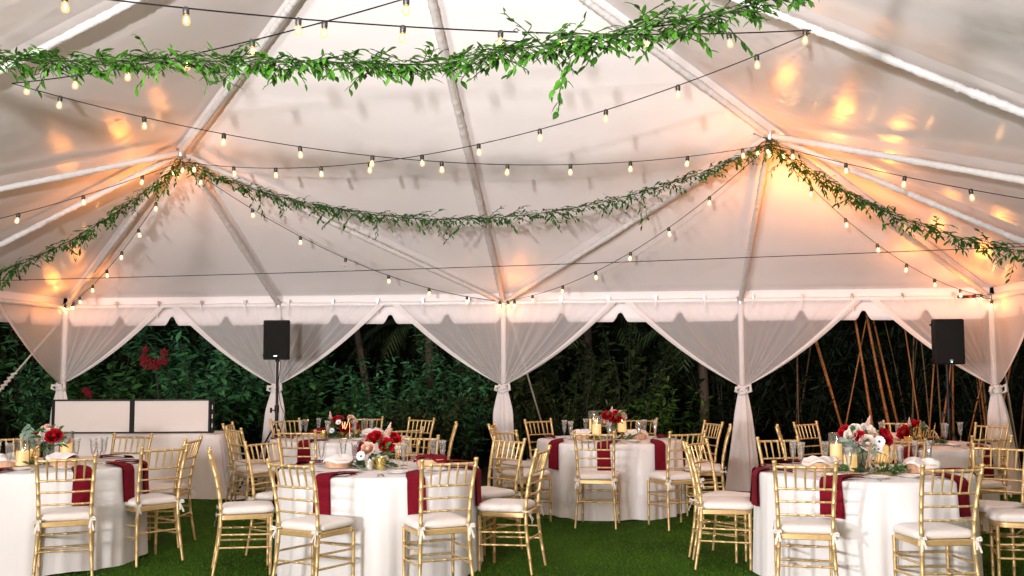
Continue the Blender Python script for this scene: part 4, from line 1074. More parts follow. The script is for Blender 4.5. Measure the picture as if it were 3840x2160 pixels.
def arrangement(tk, dx, dy, tall, blooms, euc, label, seed, greens=26):
    x, y = TC[tk]; R = random.Random(seed); base = 0.17 if tall else 0.055
    t = thing('flower_arrangement', label, 'flowers', (x+dx, y+dy, HT+0.001))
    if tall:
        mb = MB(); mb.lathe([(0.04, 0), (0.042, 0.004), (0.042, 0.19), (0.039, 0.19), (0.039, 0.008), (0.0, 0.008)], 20, cap=False); mb.build('vase', MT['vaseglass'], t)
        for k in range(6):
            a = k*1.05; mb = MB(); mb.tube([(0.02*math.cos(a+2), 0.02*math.sin(a+2), 0.012), (0, 0, 0.12), (0.03*math.cos(a), 0.03*math.sin(a), base+0.04)], 0.0025, 5); mb.build('stem', MT['vine'], t)
    else:
        mb = MB(); mb.lathe([(0.045, 0), (0.05, 0.004), (0.06, 0.06), (0.057, 0.06), (0.045, 0.008), (0, 0.008)], 20, cap=False); mb.build('vase', MT['mercury'], t)
    for kind, bx_, by_, bz_, sc in blooms:
        p = Vector((bx_, by_, base+bz_)); d = Vector((bx_*6, by_*6-0.55, 0.55+bz_*1.5))
        p = Vector((p.x*1.12, p.y*1.2, p.z)); d = d + Vector((R.uniform(-.3, .3), R.uniform(-.3, .1), R.uniform(-.1, .3)))
        if kind in ROSE: aim(R.choice(ROSE[kind]), t, p-d.normalized()*0.02, d, sc*0.94, 'rose')
        elif kind == 'anemone': aim(ME_ANEM, t, p+Vector((0, -0.03, 0)), d+Vector((R.uniform(-.4, .4), -.3, .2)), sc*0.78)
        else: aim(ME_PLUME, t, p, Vector((bx_*2+R.uniform(.1, .35), 0, 1)), sc*0.74)
    for k in range(greens):
        a = R.random()*2*PI; r = R.uniform(0.02, 0.10 if tall else 0.12); d = Vector((math.cos(a), math.sin(a), R.uniform(-.5, .5)))
        put(R.choice(ME_GLEAF), t, (r*math.cos(a), r*math.sin(a)-0.02, base+R.uniform(-0.03, 0.08)), d, R.uniform(0.05, 0.085), R.uniform(-1, 1), 'leaf')
    for k in range(10):
        a = R.random()*2*PI; r = R.uniform(0.06, 0.13); put(R.choice(ME_GLEAF), t, (r*math.cos(a), -0.05, base+0.06+0.08*R.random()), (math.cos(a), -0.5, R.uniform(-.2, .9)), R.uniform(0.05, 0.075), 0, 'leaf', (0, -1, .4))
    for sx, sy, dxx, dz, n_ in euc:
        mb = MB(); P0 = Vector((sx*0.3, sy, base+0.02)); P1 = P0+Vector((dxx, 0, dz)); mb.tube([P0, P0.lerp(P1, .5)+Vector((0, 0, .015)), P1], 0.002, 5); mb.build('sprig', MT['vine'], t)
        for k in range(n_):
            q = P0.lerp(P1, 0.45+0.6*k/n_); s_ = 1 if k % 2 else -1
            put(ME_EUC, t, q, Vector((dxx*2, 0.02*s_-0.02, 0.35*s_+dz)), R.uniform(0.045, 0.060), 0, 'eucalyptus_leaf', (R.uniform(-.4, .4), -1.0, R.uniform(0, .6)))
arrangement('T1', 0.03, 0.0, True, [('white', -0.035, -0.07, 0.030, 1.25), ('white', 0.015, -0.06, 0.075, 1.25), ('red', 0.080, -0.07, 0.065, 1.45), ('red', -0.075, -0.03, 0.06, 1.2), ('peach', -0.01, 0.0, 0.105, 1.1), ('peach', 0.12, 0.03, 0.03, 1.0), ('plume', 0.035, 0.02, 0.09, 0.65), ('white', 0.02, 0.07, 0.07, 1.1), ('peach', -0.02, -0.02, 0.12, 1.1)],
            [(-0.06, -0.08, -0.17, 0.07, 5), (-0.05, -0.09, -0.13, 0.13, 5), (-0.03, -0.13, -0.08, -0.02, 4), (0.10, -0.05, 0.17, 0.03, 4)], 'tall vase of blush and red roses with round eucalyptus leaves, front left table', 3, 40)
arrangement('T2', -0.02, 0.0, False, [('red', -0.115, -0.06, 0.095, 1.35), ('red', -0.02, -0.02, 0.175, 1.45), ('peach', -0.045, -0.09, 0.10, 1.2), ('red', 0.07, -0.03, 0.12, 1.4), ('red', 0.12, 0.02, 0.175, 1.15), ('peach', 0.05, 0.0, 0.17, 1.1), ('plume', 0.06, 0.0, 0.19, 1.15), ('anemone', -0.075, -0.12, 0.045, 1.05), ('anemone', 0.15, -0.03, 0.09, 0.9)],
            [], 'low bowl of bright red and peach flowers with pale plume, front centre table', 4, 44)
arrangement('T3', -0.0, 0.0, False, [('red', -0.03, -0.03, 0.14, 1.5), ('red', 0.06, -0.08, 0.06, 1.45), ('peach', 0.10, 0.0, 0.15, 1.2), ('red', 0.15, -0.03, 0.08, 1.1), ('anemone', 0.01, -0.10, 0.12, 0.9), ('anemone', -0.05, -0.12, 0.03, 0.9), ('peach', -0.12, -0.03, 0.07, 1.0), ('plume', -0.12, 0.02, 0.14, 1.0)],
            [], 'low bowl of red roses and peach blooms behind gold cups, rear left table', 5, 44)
arrangement('T4', 0.02, 0.0, True, [('red', -0.035, -0.05, 0.085, 1.35), ('red', 0.05, -0.05, 0.055, 1.4), ('peach', -0.06, -0.05, 0.015, 1.2), ('peach', 0.11, -0.01, 0.09, 1.25), ('white', 0.03, 0.03, 0.12, 1.0), ('red', 0.06, -0.02, 0.10, 1.1), ('plume', -0.005, 0.02, 0.10, 0.9)],
            [(-0.05, 0.0, -0.08, 0.09, 3)], 'tall vase of red and peach roses between yellow candles, rear centre table', 6, 36)
arrangement('T5', 0.02, 0.04, True, [('white', -0.085, -0.05, 0.10, 1.1), ('white', -0.045, -0.02, 0.135, 1.15), ('white', 0.01, -0.10, 0.045, 1.3), ('white', 0.03, -0.02, 0.13, 1.3), ('red', 0.135, -0.05, 0.085, 1.5), ('red', -0.11, 0.02, 0.12, 1.2), ('anemone', 0.075, -0.11, 0.055, 1.15), ('anemone', 0.07, -0.10, 0.0, 0.9), ('red', -0.03, -0.08, 0.09, 1.0), ('peach', 0.06, -0.06, 0.10, 0.9), ('peach', 0.165, 0.02, 0.09, 0.9), ('plume', 0.03, -0.01, 0.155, 0.9), ('white', -0.01, 0.05, 0.12, 1.2)],
            [(-0.06, -0.13, -0.15, 0.03, 6), (-0.03, -0.15, -0.10, -0.01, 5), (0.05, -0.15, 0.04, -0.03, 3)], 'tall vase of white and red flowers with pointed white plume, front right table', 7, 44)
arrangement('T6', 0.06, 0.02, False, [('red', -0.11, -0.05, 0.055, 1.6), ('red', 0.0, 0.02, 0.13, 1.5), ('peach', 0.085, 0.0, 0.10, 1.1), ('plume', -0.05, 0.0, 0.11, 1.0), ('peach', 0.20, 0.02, 0.01, 0.7), ('anemone', 0.16, 0.0, 0.05, 0.7)],
            [], 'low arrangement of dark red roses in a gold cup, rear right table', 8, 40)

# greenery lying round the tall centrepieces
def greenery(tk, dx, dy, rx, ry, n_, label, seed):
    x, y = TC[tk]; R = random.Random(seed); t = thing('greenery', label, 'greenery', (x+dx, y+dy, HT+0.002), 0, 'greenery lying on the tables')
    for k in range(7):
        a = 2*PI*k/7+R.random(); mb = MB(); mb.tube([(0.3*rx*math.cos(a), 0.3*ry*math.sin(a), 0.015), (rx*math.cos(a), ry*math.sin(a), 0.02)], 0.0025, 5); mb.build('stem', MT['vine'], t)
    for k in range(n_):
        a = R.random()*2*PI; q = R.uniform(.25, 1.0)**0.7; d = Vector((math.cos(a)+R.uniform(-.5, .5), math.sin(a)+R.uniform(-.5, .5), R.uniform(0.0, .9)))
        put(R.choice(ME_GLEAF), t, (rx*q*math.cos(a), ry*q*math.sin(a), R.uniform(0.012, 0.03)), d, R.uniform(0.05, 0.085), R.uniform(-.8, .8), 'leaf')
greenery('T1', 0.05, -0.12, 0.20, 0.15, 50, 'loose green leaves at the foot of the vase, front left table', 1)
greenery('T4', 0.02, -0.12, 0.22, 0.13, 36, 'loose green leaves under the candles, rear centre table', 2)
greenery('T5', 0.04, -0.17, 0.23, 0.15, 85, 'thick dark green leaves around the script sign, front right table', 3)
greenery('T6', 0.13, -0.06, 0.20, 0.12, 50, 'dark green leaves beneath the script sign, rear right table', 4)
greenery('T2', -0.02, -0.08, 0.20, 0.12, 40, 'dark green leaves around the gold cups, front centre table', 5)
greenery('T3', 0.03, -0.06, 0.18, 0.12, 40, 'dark green leaves beneath the red roses, rear left table', 6)

# ------------------------------------------------------------------ gold script signs
GLY = {   # cursive strokes on a unit body height, pen path left to right
 'f': (0.55, [[(0.0, 0.1), (0.25, 0.7), (0.5, 1.75), (0.42, 2.0), (0.26, 1.8), (0.2, 0.9), (0.14, -0.3), (0.06, -0.65), (0.0, -0.4), (0.2, 0.1), (0.55, 0.25)]]),
 'o': (0.62, [[(0.0, 0.25), (0.12, 0.75), (0.35, 0.98), (0.12, 0.8), (0.06, 0.35), (0.25, 0.0), (0.46, 0.3), (0.42, 0.8), (0.32, 0.95), (0.45, 0.8), (0.62, 0.85)]]),
 'u': (0.75, [[(0.0, 0.7), (0.1, 0.95), (0.1, 0.35), (0.2, 0.0), (0.4, 0.25), (0.52, 0.95), (0.5, 0.3), (0.6, 0.0), (0.75, 0.25)]]),
 'r': (0.55, [[(0.0, 0.25), (0.16, 0.95), (0.22, 1.1), (0.3, 0.85), (0.42, 0.88), (0.36, 0.3), (0.44, 0.0), (0.55, 0.25)]]),
 't': (0.42, [[(0.0, 0.25), (0.22, 1.0), (0.3, 1.7), (0.2, 0.6), (0.2, 0.1), (0.28, 0.0), (0.42, 0.25)], [(-0.1, 1.3), (0.3, 1.36), (0.75, 1.42)]]),
 'h': (0.7, [[(0.0, 0.25), (0.3, 1.2), (0.4, 1.8), (0.28, 2.0), (0.16, 1.5), (0.08, 0.0), (0.2, 0.7), (0.4, 0.98), (0.5, 0.7), (0.48, 0.15), (0.56, 0.0), (0.7, 0.25)]]),
 'i': (0.4, [[(0.0, 0.25), (0.16, 0.95), (0.14, 0.3), (0.22, 0.0), (0.4, 0.25)]]),
 'd': (0.75, [[(0.0, 0.25), (0.2, 0.85), (0.46, 0.9), (0.22, 0.95), (0.08, 0.4), (0.22, 0.0), (0.42, 0.4), (0.62, 1.95), (0.52, 0.4), (0.56, 0.0), (0.75, 0.25)]]),
 'w': (0.95, [[(0.0, 0.95), (0.1, 0.4), (0.22, 0.0), (0.4, 0.95), (0.46, 0.3), (0.6, -0.1), (0.84, 0.95), (0.95, 1.5)]]),
 'l': (0.5, [[(-0.3, 1.25), (0.1, 1.2), (0.3, 1.3)], [(0.22, 1.35), (0.16, 0.6), (0.1, 0.1), (0.2, -0.1), (0.34, 0.4), (0.45, 1.1)]]),
}
def sign(tk, dx, dy, word, size, label, posts, lift, rz=0.12):
    x, y = TC[tk]; t = thing('table_sign', label, 'sign', (x+dx, y+dy, HT+0.001), rz, 'gold script signs on the tables')
    wtot = sum(GLY[c][0] for c in word)*size; cx_ = -wtot/2
    for c in word:
        wd, strokes = GLY[c]; mb = MB()
        for s in strokes:
            P = catmull([(cx_+px*size+0.12*py*size, 0, lift+py*size) for px, py in s], 5); mb.tube(P, 0.0036, 6)
        mb.build('letter', MT['goldsign'], t); cx_ += wd*size
    for px in posts:
        mb = MB(); mb.tube([(px, 0.002, 0.008), (px, 0.002, lift+size*0.9)], 0.003, 6); mb.build('post', MT['goldsign'], t)
    mb = MB(); mb.box((0, 0, 0.006), (wtot*0.9, 0.05, 0.012), bev=0.003); mb.build('base', MT['goldsign'], t)
sign('T5', 0.08, -0.28, 'fourth', 0.062, 'gold script sign reading fourth in the greenery', (-0.04, 0.06), 0.085)
sign('T6', 0.09, -0.19, 'third', 0.075, 'gold script sign reading third against dark garden', (-0.03, 0.09), 0.075)
sign('T2', 0.19, -0.22, 'l', 0.085, 'gold sign on two thin posts beside a flute', (0.012, 0.075), 0.10, 0.3)
sign('T3', 0.085, -0.17, 'w', 0.075, 'gold script sign overlapping red roses of the rear left table', (0.055,), 0.115)
sign('T1', -0.03, -0.10, 'fo', 0.05, 'gold curling script sign among candles of the front left table', (0.0,), 0.075)
sign('T4', 0.05, -0.25, 'w', 0.05, 'small gold script sign behind the middle chair back', (0.03, -0.03), 0.06)

# ------------------------------------------------------------------ booth with its framed facade
bt = thing('booth_table', 'long booth table under a pale cloth behind the left tables', 'table', (-4.25, -1.12, 0))
mb = MB(); mb.box((0, 0, 0.745), (1.9, 0.62, 0.03)); mb.build('tabletop', MT['wood'], bt)
for sx in (-.85, .85):
    for sy in (-.25, .25):
        mb = MB(); mb.tube([(sx, sy, 0), (sx, sy, 0.73)], 0.014, 8); mb.build('leg', MT['steel'], bt)
mb = MB()
def bcl(u, v):
    # perimeter rounded rectangle, v: 0 top centre .. edge .. floor
    a = 2*PI*u; hx, hy = 1.0, 0.34
    cx_ = math.copysign(abs(math.cos(a))**0.25, math.cos(a)); cy_ = math.copysign(abs(math.sin(a))**0.25, math.sin(a))
    if v < 0.3: k = v/0.3; return (-4.25+hx*k*cx_, -1.12+hy*k*cy_, 0.765)
    t_ = (v-0.3)/0.7; fl = 0.02+0.13*t_**1.3*(0.7+0.5*abs(cx_*cy_)); f = 0.010*math.sin(a*23)+0.012*math.sin(a*11+1)
    return (-4.25+(hx+fl*1.0+f*t_)*cx_, -1.12+(hy+fl*.6+f*t_)*cy_, 0.762*(1-t_)+0.006)
mb.grid(bcl, 220, 16, closed_u=True)
tag(mb.build('booth_cloth', MT['cloth2'], None, True, None), 'pale floor-length cloth hanging below the black-framed booth panels', 'tablecloth')
mb = MB()
def pud(u, v):
    a = 2*PI*u; r = v*(0.13+0.03*math.sin(a*3)); return (-3.0+1.3*r*math.cos(a), -1.45+r*math.sin(a), 0.012+0.05*(1-v)*(0.6+.4*math.sin(a*4+v*5)))
mb.grid(pud, 28, 6, closed_u=True)
tag(mb.build('cloth_bundle', MT['liner'], None, True, None), 'small crumpled white cloth on the grass at the booth corner', 'cloth')
fd = thing('booth_facade', 'two pale fabric panels in black frames standing on the booth table', 'facade panels', (-4.30, -1.50, 0.768))
PX = [(-0.97, -0.12), (-0.02, 0.0), (0.90, 0.16)]
for i in range(2):
    (x0, y0), (x1, y1) = PX[i], PX[i+1]; z1 = 0.41
    for (xa, ya) in ((x0+0.012, y0), (x1-0.012, y1)):
        mb = MB(); mb.box((xa, ya, z1/2), (0.030, 0.03, z1), bev=0.004); mb.build('frame_upright', MT['black'], fd)
    ang = math.atan2(y1-y0, x1-x0); L = math.hypot(x1-x0, y1-y0)
    for z in (0.010, z1-0.010):
        mb = MB(); mb.box(((x0+x1)/2, (y0+y1)/2, z), (L-0.055, 0.024, 0.020), rz=ang, bev=0.003); mb.build('frame_rail', MT['black'], fd)
    mb = MB(); mb.box(((x0+x1)/2, (y0+y1)/2+0.006, z1/2), (L-0.055, 0.006, z1-0.042), rz=ang); mb.build('fabric_panel', MT['facade'], fd)
for xa, ya in ((0.915, 0.185), (0.82, 0.42)):
    mb = MB(); mb.box((xa, ya, 0.2), (0.028, 0.028, 0.40), bev=0.004); mb.build('frame_upright', MT['black'], fd)
for z in (0.012, 0.388):
    mb = MB(); mb.box((0.867, 0.30, z), (0.02, 0.24, 0.02), rz=0.34, bev=0.003); mb.build('frame_rail', MT['black'], fd)
mb = MB(); mb.box((0.867, 0.30, 0.2), (0.005, 0.24, 0.355), rz=0.34); mb.build('fabric_panel', MT['facade'], fd)
for z in (0.09, 0.2, 0.31):
    mb = MB(); mb.box((0.918, 0.165, z), (0.012, 0.008, 0.05)); mb.build('hinge', MT['steel'], fd)

# ------------------------------------------------------------------ speakers on stands
def speaker(x, y, zb, rz, label, standlabel, led):
    st = thing('speaker_stand', standlabel, 'stand', (x, y, 0), rz, 'speaker stands')
    mb = MB(); mb.tube([(0, 0, 0.45), (0, 0, 1.05)], 0.021, 12); mb.tube([(0, 0, 1.05), (0, 0, zb+0.02)], 0.0165, 12); mb.build('pole', MT['black'], st)
    mb = MB(); mb.tube([(0, 0, 1.0), (0, 0, 1.09)], 0.028, 12); mb.build('collar', MT['black'], st)
    mb = MB(); mb.tube([(-0.02, -0.01, 1.03), (-0.07, -0.02, 1.03)], 0.007, 8); mb.tube([(-0.065, -0.02, 1.0), (-0.065, -0.02, 1.06)], 0.014, 8); mb.build('knob', MT['black'], st)
    for k in range(3):
        a = math.radians(90+120*k); mb = MB(); mb.tube([(0.02*math.cos(a), 0.02*math.sin(a), 0.85), (0.5*math.cos(a), 0.5*math.sin(a), 0.015)], 0.012, 8); mb.build('leg', MT['black'], st)
        mb = MB(); mb.tube([(0.02*math.cos(a), 0.02*math.sin(a), 0.47), (0.26*math.cos(a), 0.26*math.sin(a), 0.44)], 0.008, 8); mb.build('brace', MT['black'], st)
    mb = MB(); mb.tube(catmull([(0.02, -0.01, zb), (0.045, -0.02, 1.6), (0.02, -0.03, 1.35), (0.05, -0.02, 1.1), (0.10, -0.03, 0.95), (0.03, -0.03, 0.7)], 6), 0.004, 5); mb.build('cable', MT['cable'], st)
    sp = thing('loudspeaker', label, 'speaker', (x, y, zb), rz, 'loudspeakers on stands')
    wf, wb, d, h = 0.155, 0.105, 0.27, 0.485
    mb = MB(); O = [(-wf, -0.11), (-wf+0.012, -0.125), (wf-0.012, -0.125), (wf, -0.11), (wf, -0.02), (wb, 0.14), (-wb, 0.14), (-wf, -0.02)]
    vs = []; fs = []; n_ = len(O)
    for z, k in ((0, .95), (0.012, 1), (h-0.012, 1), (h, .95)): vs += [(p[0]*k, p[1]*k, z) for p in O]
    for r in range(3):
        for q in range(n_): fs.append((r*n_+q, r*n_+(q+1) % n_, r*n_+n_+(q+1) % n_, r*n_+n_+q))
    fs += [tuple(range(n_-1, -1, -1)), tuple(3*n_+q for q in range(n_))]
    mb.add(vs, fs); mb.build('cabinet', MT['cabinet'], sp, True, 25)
    mb = MB(); mb.grid(lambda u, v: ((u-.5)*2*(wf-0.012), -0.128-0.012*math.sin(PI*u), 0.018+(h-0.036)*v), 14, 6); mb.build('grille', MT['grille'], sp)
    mb = MB(); mb.box((0.0, -0.1435, 0.045), (0.034, 0.004, 0.012), bev=0.002); mb.build('badge', MT['badge'], sp)
    if led:
        mb = MB(); mb.add([(0.010, -0.146, 0.018), (0.010, -0.146, 0.034), (-0.012, -0.146, 0.026), (0.010, -0.142, 0.018), (0.010, -0.142, 0.034), (-0.012, -0.142, 0.026)], [(0, 1, 2), (3, 5, 4), (0, 3, 4, 1), (1, 4, 5, 2), (2, 5, 3, 0)]); mb.build('power_light', MT['led'], sp, False)
    for z in (0.055, 0.425):
        mb = MB(); mb.tube([(-wf+0.01, -0.03, z), (-wf-0.022, -0.03, z)], 0.010, 8); mb.build('side_knob', MT['black'], sp)
    mb = MB(); mb.tube([(0, 0, -0.03), (0, 0, 0.01)], 0.024, 12); mb.build('pole_cup', MT['black'], sp)
speaker(-2.69, -1.02, 1.65, 0.16, 'black loudspeaker high on a pole in front of a sheer drape', 'black speaker stand with hanging cable left of rear left table', False)
speaker(5.03, -1.75, 1.565, 0.05, 'black loudspeaker with tiny blue light before the rightmost drape', 'dark speaker stand among the bamboo at right', True)

# ------------------------------------------------------------------ garden behind the tent
BASE_L = leaf_mesh('garden_leaf', MT['bush_cool'], 1, 0.34, 0.18, 0.25, 3)
BV = np.array([v.co for v in BASE_L.vertices]); BT = []
for p in BASE_L.polygons:
    q = tuple(p.vertices)
    BT += [q] if len(q) == 3 else [(q[0], q[1], q[2]), (q[0], q[2], q[3])]
BT = np.array(BT)
def leaf_cloud(name, pos, dirs, ups, size, m, parent, widths=None):
    d = dirs/np.linalg.norm(dirs, axis=1, keepdims=True)
    x = np.cross(d, ups); x /= (np.linalg.norm(x, axis=1, keepdims=True)+1e-9); z = np.cross(x, d)
    wq = np.ones(len(pos)) if widths is None else widths
    V = (BV[None, :, 0, None]*(x*wq[:, None])[:, None, :] + BV[None, :, 1, None]*d[:, None, :] + BV[None, :, 2, None]*z[:, None, :])*size[:, None, None] + pos[:, None, :]
    F = BT[None]+(np.arange(len(pos))*len(BV))[:, None, None]
    o = place(name, npmesh(name, V.reshape(-1, 3), F.reshape(-1, 3), m, True), parent); return o
def shrub(x, y, h, spread, nst, leaf, m, label, seed, name='shrub', cat='shrub', group='shrubs of the dark garden', droop=0.5, wq=1.0):
    R = np.random.default_rng(seed); t = thing(name, label, cat, (x, y, 0), 0, group)
    P = []; Dd = []; U = []; S = []; mb = MB()
    for k in range(nst):
        a = R.random()*2*PI; r0 = spread*0.35*R.random(); lean = spread*R.uniform(0.25, 1.0); hh = h*R.uniform(0.45, 1.0)
        b0 = np.array([r0*math.cos(a), r0*math.sin(a), 0]); dirn = np.array([math.cos(a), math.sin(a)*0.8, 0])
        pts = []
        for i in range(8):
            q = i/7; pts.append(b0 + dirn*lean*q**1.6 + np.array([0, 0, hh*(q-0.12*droop*q**3)]) + R.normal(0, 0.015, 3))
        mb.tube([tuple(p) for p in pts], [0.012*(1-0.08*i*1.1) for i in range(8)], 5, cap=False)
        nl = max(6, int(hh/(leaf*0.36)))
        for j in range(nl):
            q = 0.16+0.84*(j+R.random())/nl; f = q*7; i0 = min(6, int(f)); p = pts[i0]+(pts[i0+1]-pts[i0])*(f-i0); tg = pts[i0+1]-pts[i0]; tg = tg/np.linalg.norm(tg)
            b_ = R.random()*2*PI; side = np.array([math.cos(b_), math.sin(b_), 0])
            if side[1] > 0.3 and R.random() < 0.5: side[1] *= -1
            for _ in range(2):
                P.append(p + R.normal(0, 0.03, 3)); Dd.append(side + tg*R.uniform(0.1, 0.9) + np.array([0, 0, -droop*R.random()]) + R.normal(0, .25, 3)); U.append(np.array([R.normal(0, .3), -0.25+R.normal(0, .3), 1.0])); S.append(leaf*R.uniform(0.55, 1.25)); side = -side + R.normal(0, .2, 3)
    mb.build('stem', MT['bush_stem'], t)
    o = leaf_cloud('foliage', np.array(P), np.array(Dd), np.array(U), np.array(S), m, t, np.full(len(P), wq)); o['kind'] = 'stuff'
    return t
BC, BD, BLM = MT['bush_cool'], MT['bush_dark'], MT['bush_lime']
SH = [  # x, y, height, spread, stems, leaf, material, label
 (-8.3, 0.9, 2.3, 0.9, 34, 0.17, BC, 'dark green shrub beyond the guy rope at the far left edge'),
 (-7.2, 1.5, 2.6, 0.9, 34, 0.15, BC, 'dense green shrub behind the leftmost drape'),
 (-6.0, 1.0, 2.0, 0.8, 32, 0.16, BC, 'broad green shrub behind the left black-framed panel'),
 (-5.3, 1.9, 2.9, 0.9, 34, 0.20, BC, 'tall long-leaved shrub under the red blossom cluster'),
 (-4.5, 1.1, 2.1, 0.8, 34, 0.17, BC, 'bluish green shrub above the right black-framed panel'),
 (-3.9, 2.0, 2.9, 0.9, 34, 0.18, BC, 'tall bluish shrub between two drapes left of the left speaker'),
 (-3.1, 1.2, 1.9, 0.8, 36, 0.12, BC, 'small-leaved green shrub behind the left speaker pole'),
 (-2.0, 1.7, 1.9, 0.9, 40, 0.11, BC, 'low small-leaved shrub below the leaning tree trunk'),
 (-1.3, 1.0, 1.3, 0.7, 30, 0.10, BD, 'low dark shrub behind the rear left table'),
 (-0.9, 2.2, 2.6, 0.8, 32, 0.14, BC, 'dark bluish shrub with glossy leaves left of the middle drape'),
 (-0.1, 2.4, 2.6, 0.9, 38, 0.13, BD, 'dim olive shrub hanging behind the middle drape'),
 (0.8, 2.1, 1.9, 0.9, 38, 0.12, BD, 'dim olive shrub between middle post and rear centre table'),
 (1.6, 2.6, 2.7, 0.9, 36, 0.14, BD, 'dark shrub behind the rear centre table flowers'),
 (2.3, 2.3, 1.5, 0.7, 22, 0.12, BLM, 'small lime-tinted shrub right of the rear centre flowers'),
 (3.2, 3.2, 2.6, 1.0, 34, 0.15, BD, 'black-green shrub behind the wide drape tail'),
 (4.4, 3.6, 2.6, 1.0, 30, 0.15, BD, 'black-green shrub behind the leftmost bamboo canes'),
 (5.9, 3.9, 2.6, 1.0, 30, 0.15, BD, 'black-green shrub behind the bamboo near the right speaker'),
 (7.4, 3.6, 2.6, 1.0, 30, 0.15, BD, 'black-green shrub at the far right edge behind the bamboo'),
]
WQ = (1.5, 0.9, 1.8, 0.8, 1.3, 1.0, 1.6, 1.3)
for i, s_ in enumerate(SH):
    s_ = list(s_)
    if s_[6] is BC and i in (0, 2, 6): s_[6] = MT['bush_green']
    if s_[0] > 3: s_[6] = MT['bush_unlit']  # right-hand shrubs take the leaf colour darkened for shade
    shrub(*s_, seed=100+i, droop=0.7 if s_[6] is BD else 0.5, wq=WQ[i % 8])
# far dark planting that closes the view
R = np.random.default_rng(5); n = 34000
P = np.stack([R.uniform(-13, 13, n), R.uniform(4.2, 6.0, n), R.uniform(0.0, 4.2, n)], 1)
o = leaf_cloud('undergrowth', P, R.normal(0, 1, (n, 3))+np.array([0, 0, -.4]), R.normal(0, .4, (n, 3))+np.array([0, -.3, 1]), R.uniform(0.14, 0.32, n), MT['bush_unlit'], None)
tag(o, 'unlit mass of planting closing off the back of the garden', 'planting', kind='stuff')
mb = MB()  # added screen that blocks the orange sky glow between the leaves
def backdrop(u, v):
    x = -15+30*u; z = 4.6*v
    return (x, 6.6+0.5*math.sin(x*1.3+v*2)+0.35*math.sin(x*3.1-v*5)+0.25*math.sin(v*9+x)-0.5*math.sin(PI*v), z+0.3*math.sin(x*2.2)*v)
mb.grid(backdrop, 120, 20); mb.grid(lambda u, v: (backdrop(u, 1)[0], backdrop(u, 1)[1]+1.2*v, backdrop(u, 1)[2]-0.3*v), 120, 2)
tag(mb.build('backdrop', MT['bush_dark'], None, True, None), 'added dark hedge far behind all the garden shrubs', 'backdrop')
# red blossom
def blossom(x, y, z, sc, label, seed):
    R = random.Random(seed); t = thing('red_blossom', label, 'flowers', (x, y, 0), 0, 'red blossoms in the left garden')
    mb = MB(); mb.tube([(0, 0.1, 0), (0.02, 0.06, z*0.6), (-0.02, 0, z+0.3*sc)], 0.01, 6); mb.build('stem', MT['bush_stem'], t)
    for c_ in ([(-0.28, 0.12, 0.10), (-0.2, -0.02, 0.16), (0.0, -0.05, 0.13), (0.18, 0.04, 0.12), (0.22, 0.24, 0.08), (-0.24, 0.3, 0.07)] if sc > .5 else [(0, 0, 0.12), (-.12, .12, .09)]):
        mb = MB()
        for k in range(int(900*c_[2])):
            a = R.random()*6.28; e = math.acos(R.uniform(-1, 1)); q = c_[2]*R.random()**.4*sc
            px, py, pz = c_[0]*sc+q*math.sin(e)*math.cos(a), q*math.sin(e)*math.sin(a)-.05, z+c_[1]*sc+q*math.cos(e)
            s = 0.014*R.uniform(.6, 1.4)
            mb.add([(px-s, py, pz), (px+s, py-s*.5, pz+s*.3), (px, py-s*.4, pz+s*1.6), (px+s*.3, py+s, pz+s*.5)], [(0, 1, 2), (0, 3, 1), (1, 3, 2), (0, 2, 3)])
        mb.build('flower_head', MT['redfl'], t, False)
blossom(-5.05, 0.60, 1.62, 0.62, 'hanging red blossom cluster in the garden above the booth panels', 1)
blossom(-5.95, 0.45, 1.18, 0.42, 'small red blossom right beside the leftmost drape', 2)
# leaning tree, palm, bamboo
t = thing('tree', 'tree with a thin leaning brown trunk in the garden behind rear left table', 'tree', (-2.25, 1.9, 0))
mb = MB(); tp = catmull([(0.05, 0, -0.05), (0.0, 0, 0.7), (-0.14, 0.02, 1.5), (-0.30, 0.05, 2.4), (-0.40, 0.1, 3.6)], 5); mb.tube(tp, [0.075-0.002*i for i in range(len(tp))], 10); mb.build('trunk', MT['bark'], t)
mb = MB()
for k in range(5): a = k*1.3; mb.tube([(-0.36, 0.08, 3.0), (-0.36+0.5*math.cos(a), 0.08+0.4*math.sin(a), 3.5)], [0.03, 0.012], 6)
mb.build('branch', MT['bark'], t)
R = np.random.default_rng(8); n = 900; P = R.normal(0, 1, (n, 3)); P /= np.linalg.norm(P, axis=1, keepdims=True); P *= (R.random((n, 1))**.4)*np.array([1.1, 0.8, 0.7]); P += np.array([-0.4, 0.1, 3.6])
leaf_cloud('crown', P, R.normal(0, 1, (n, 3))+np.array([0, 0, -.5]), R.normal(0, .4, (n, 3))+np.array([0, 0, 1]), R.uniform(.1, .18, n), BC, t)
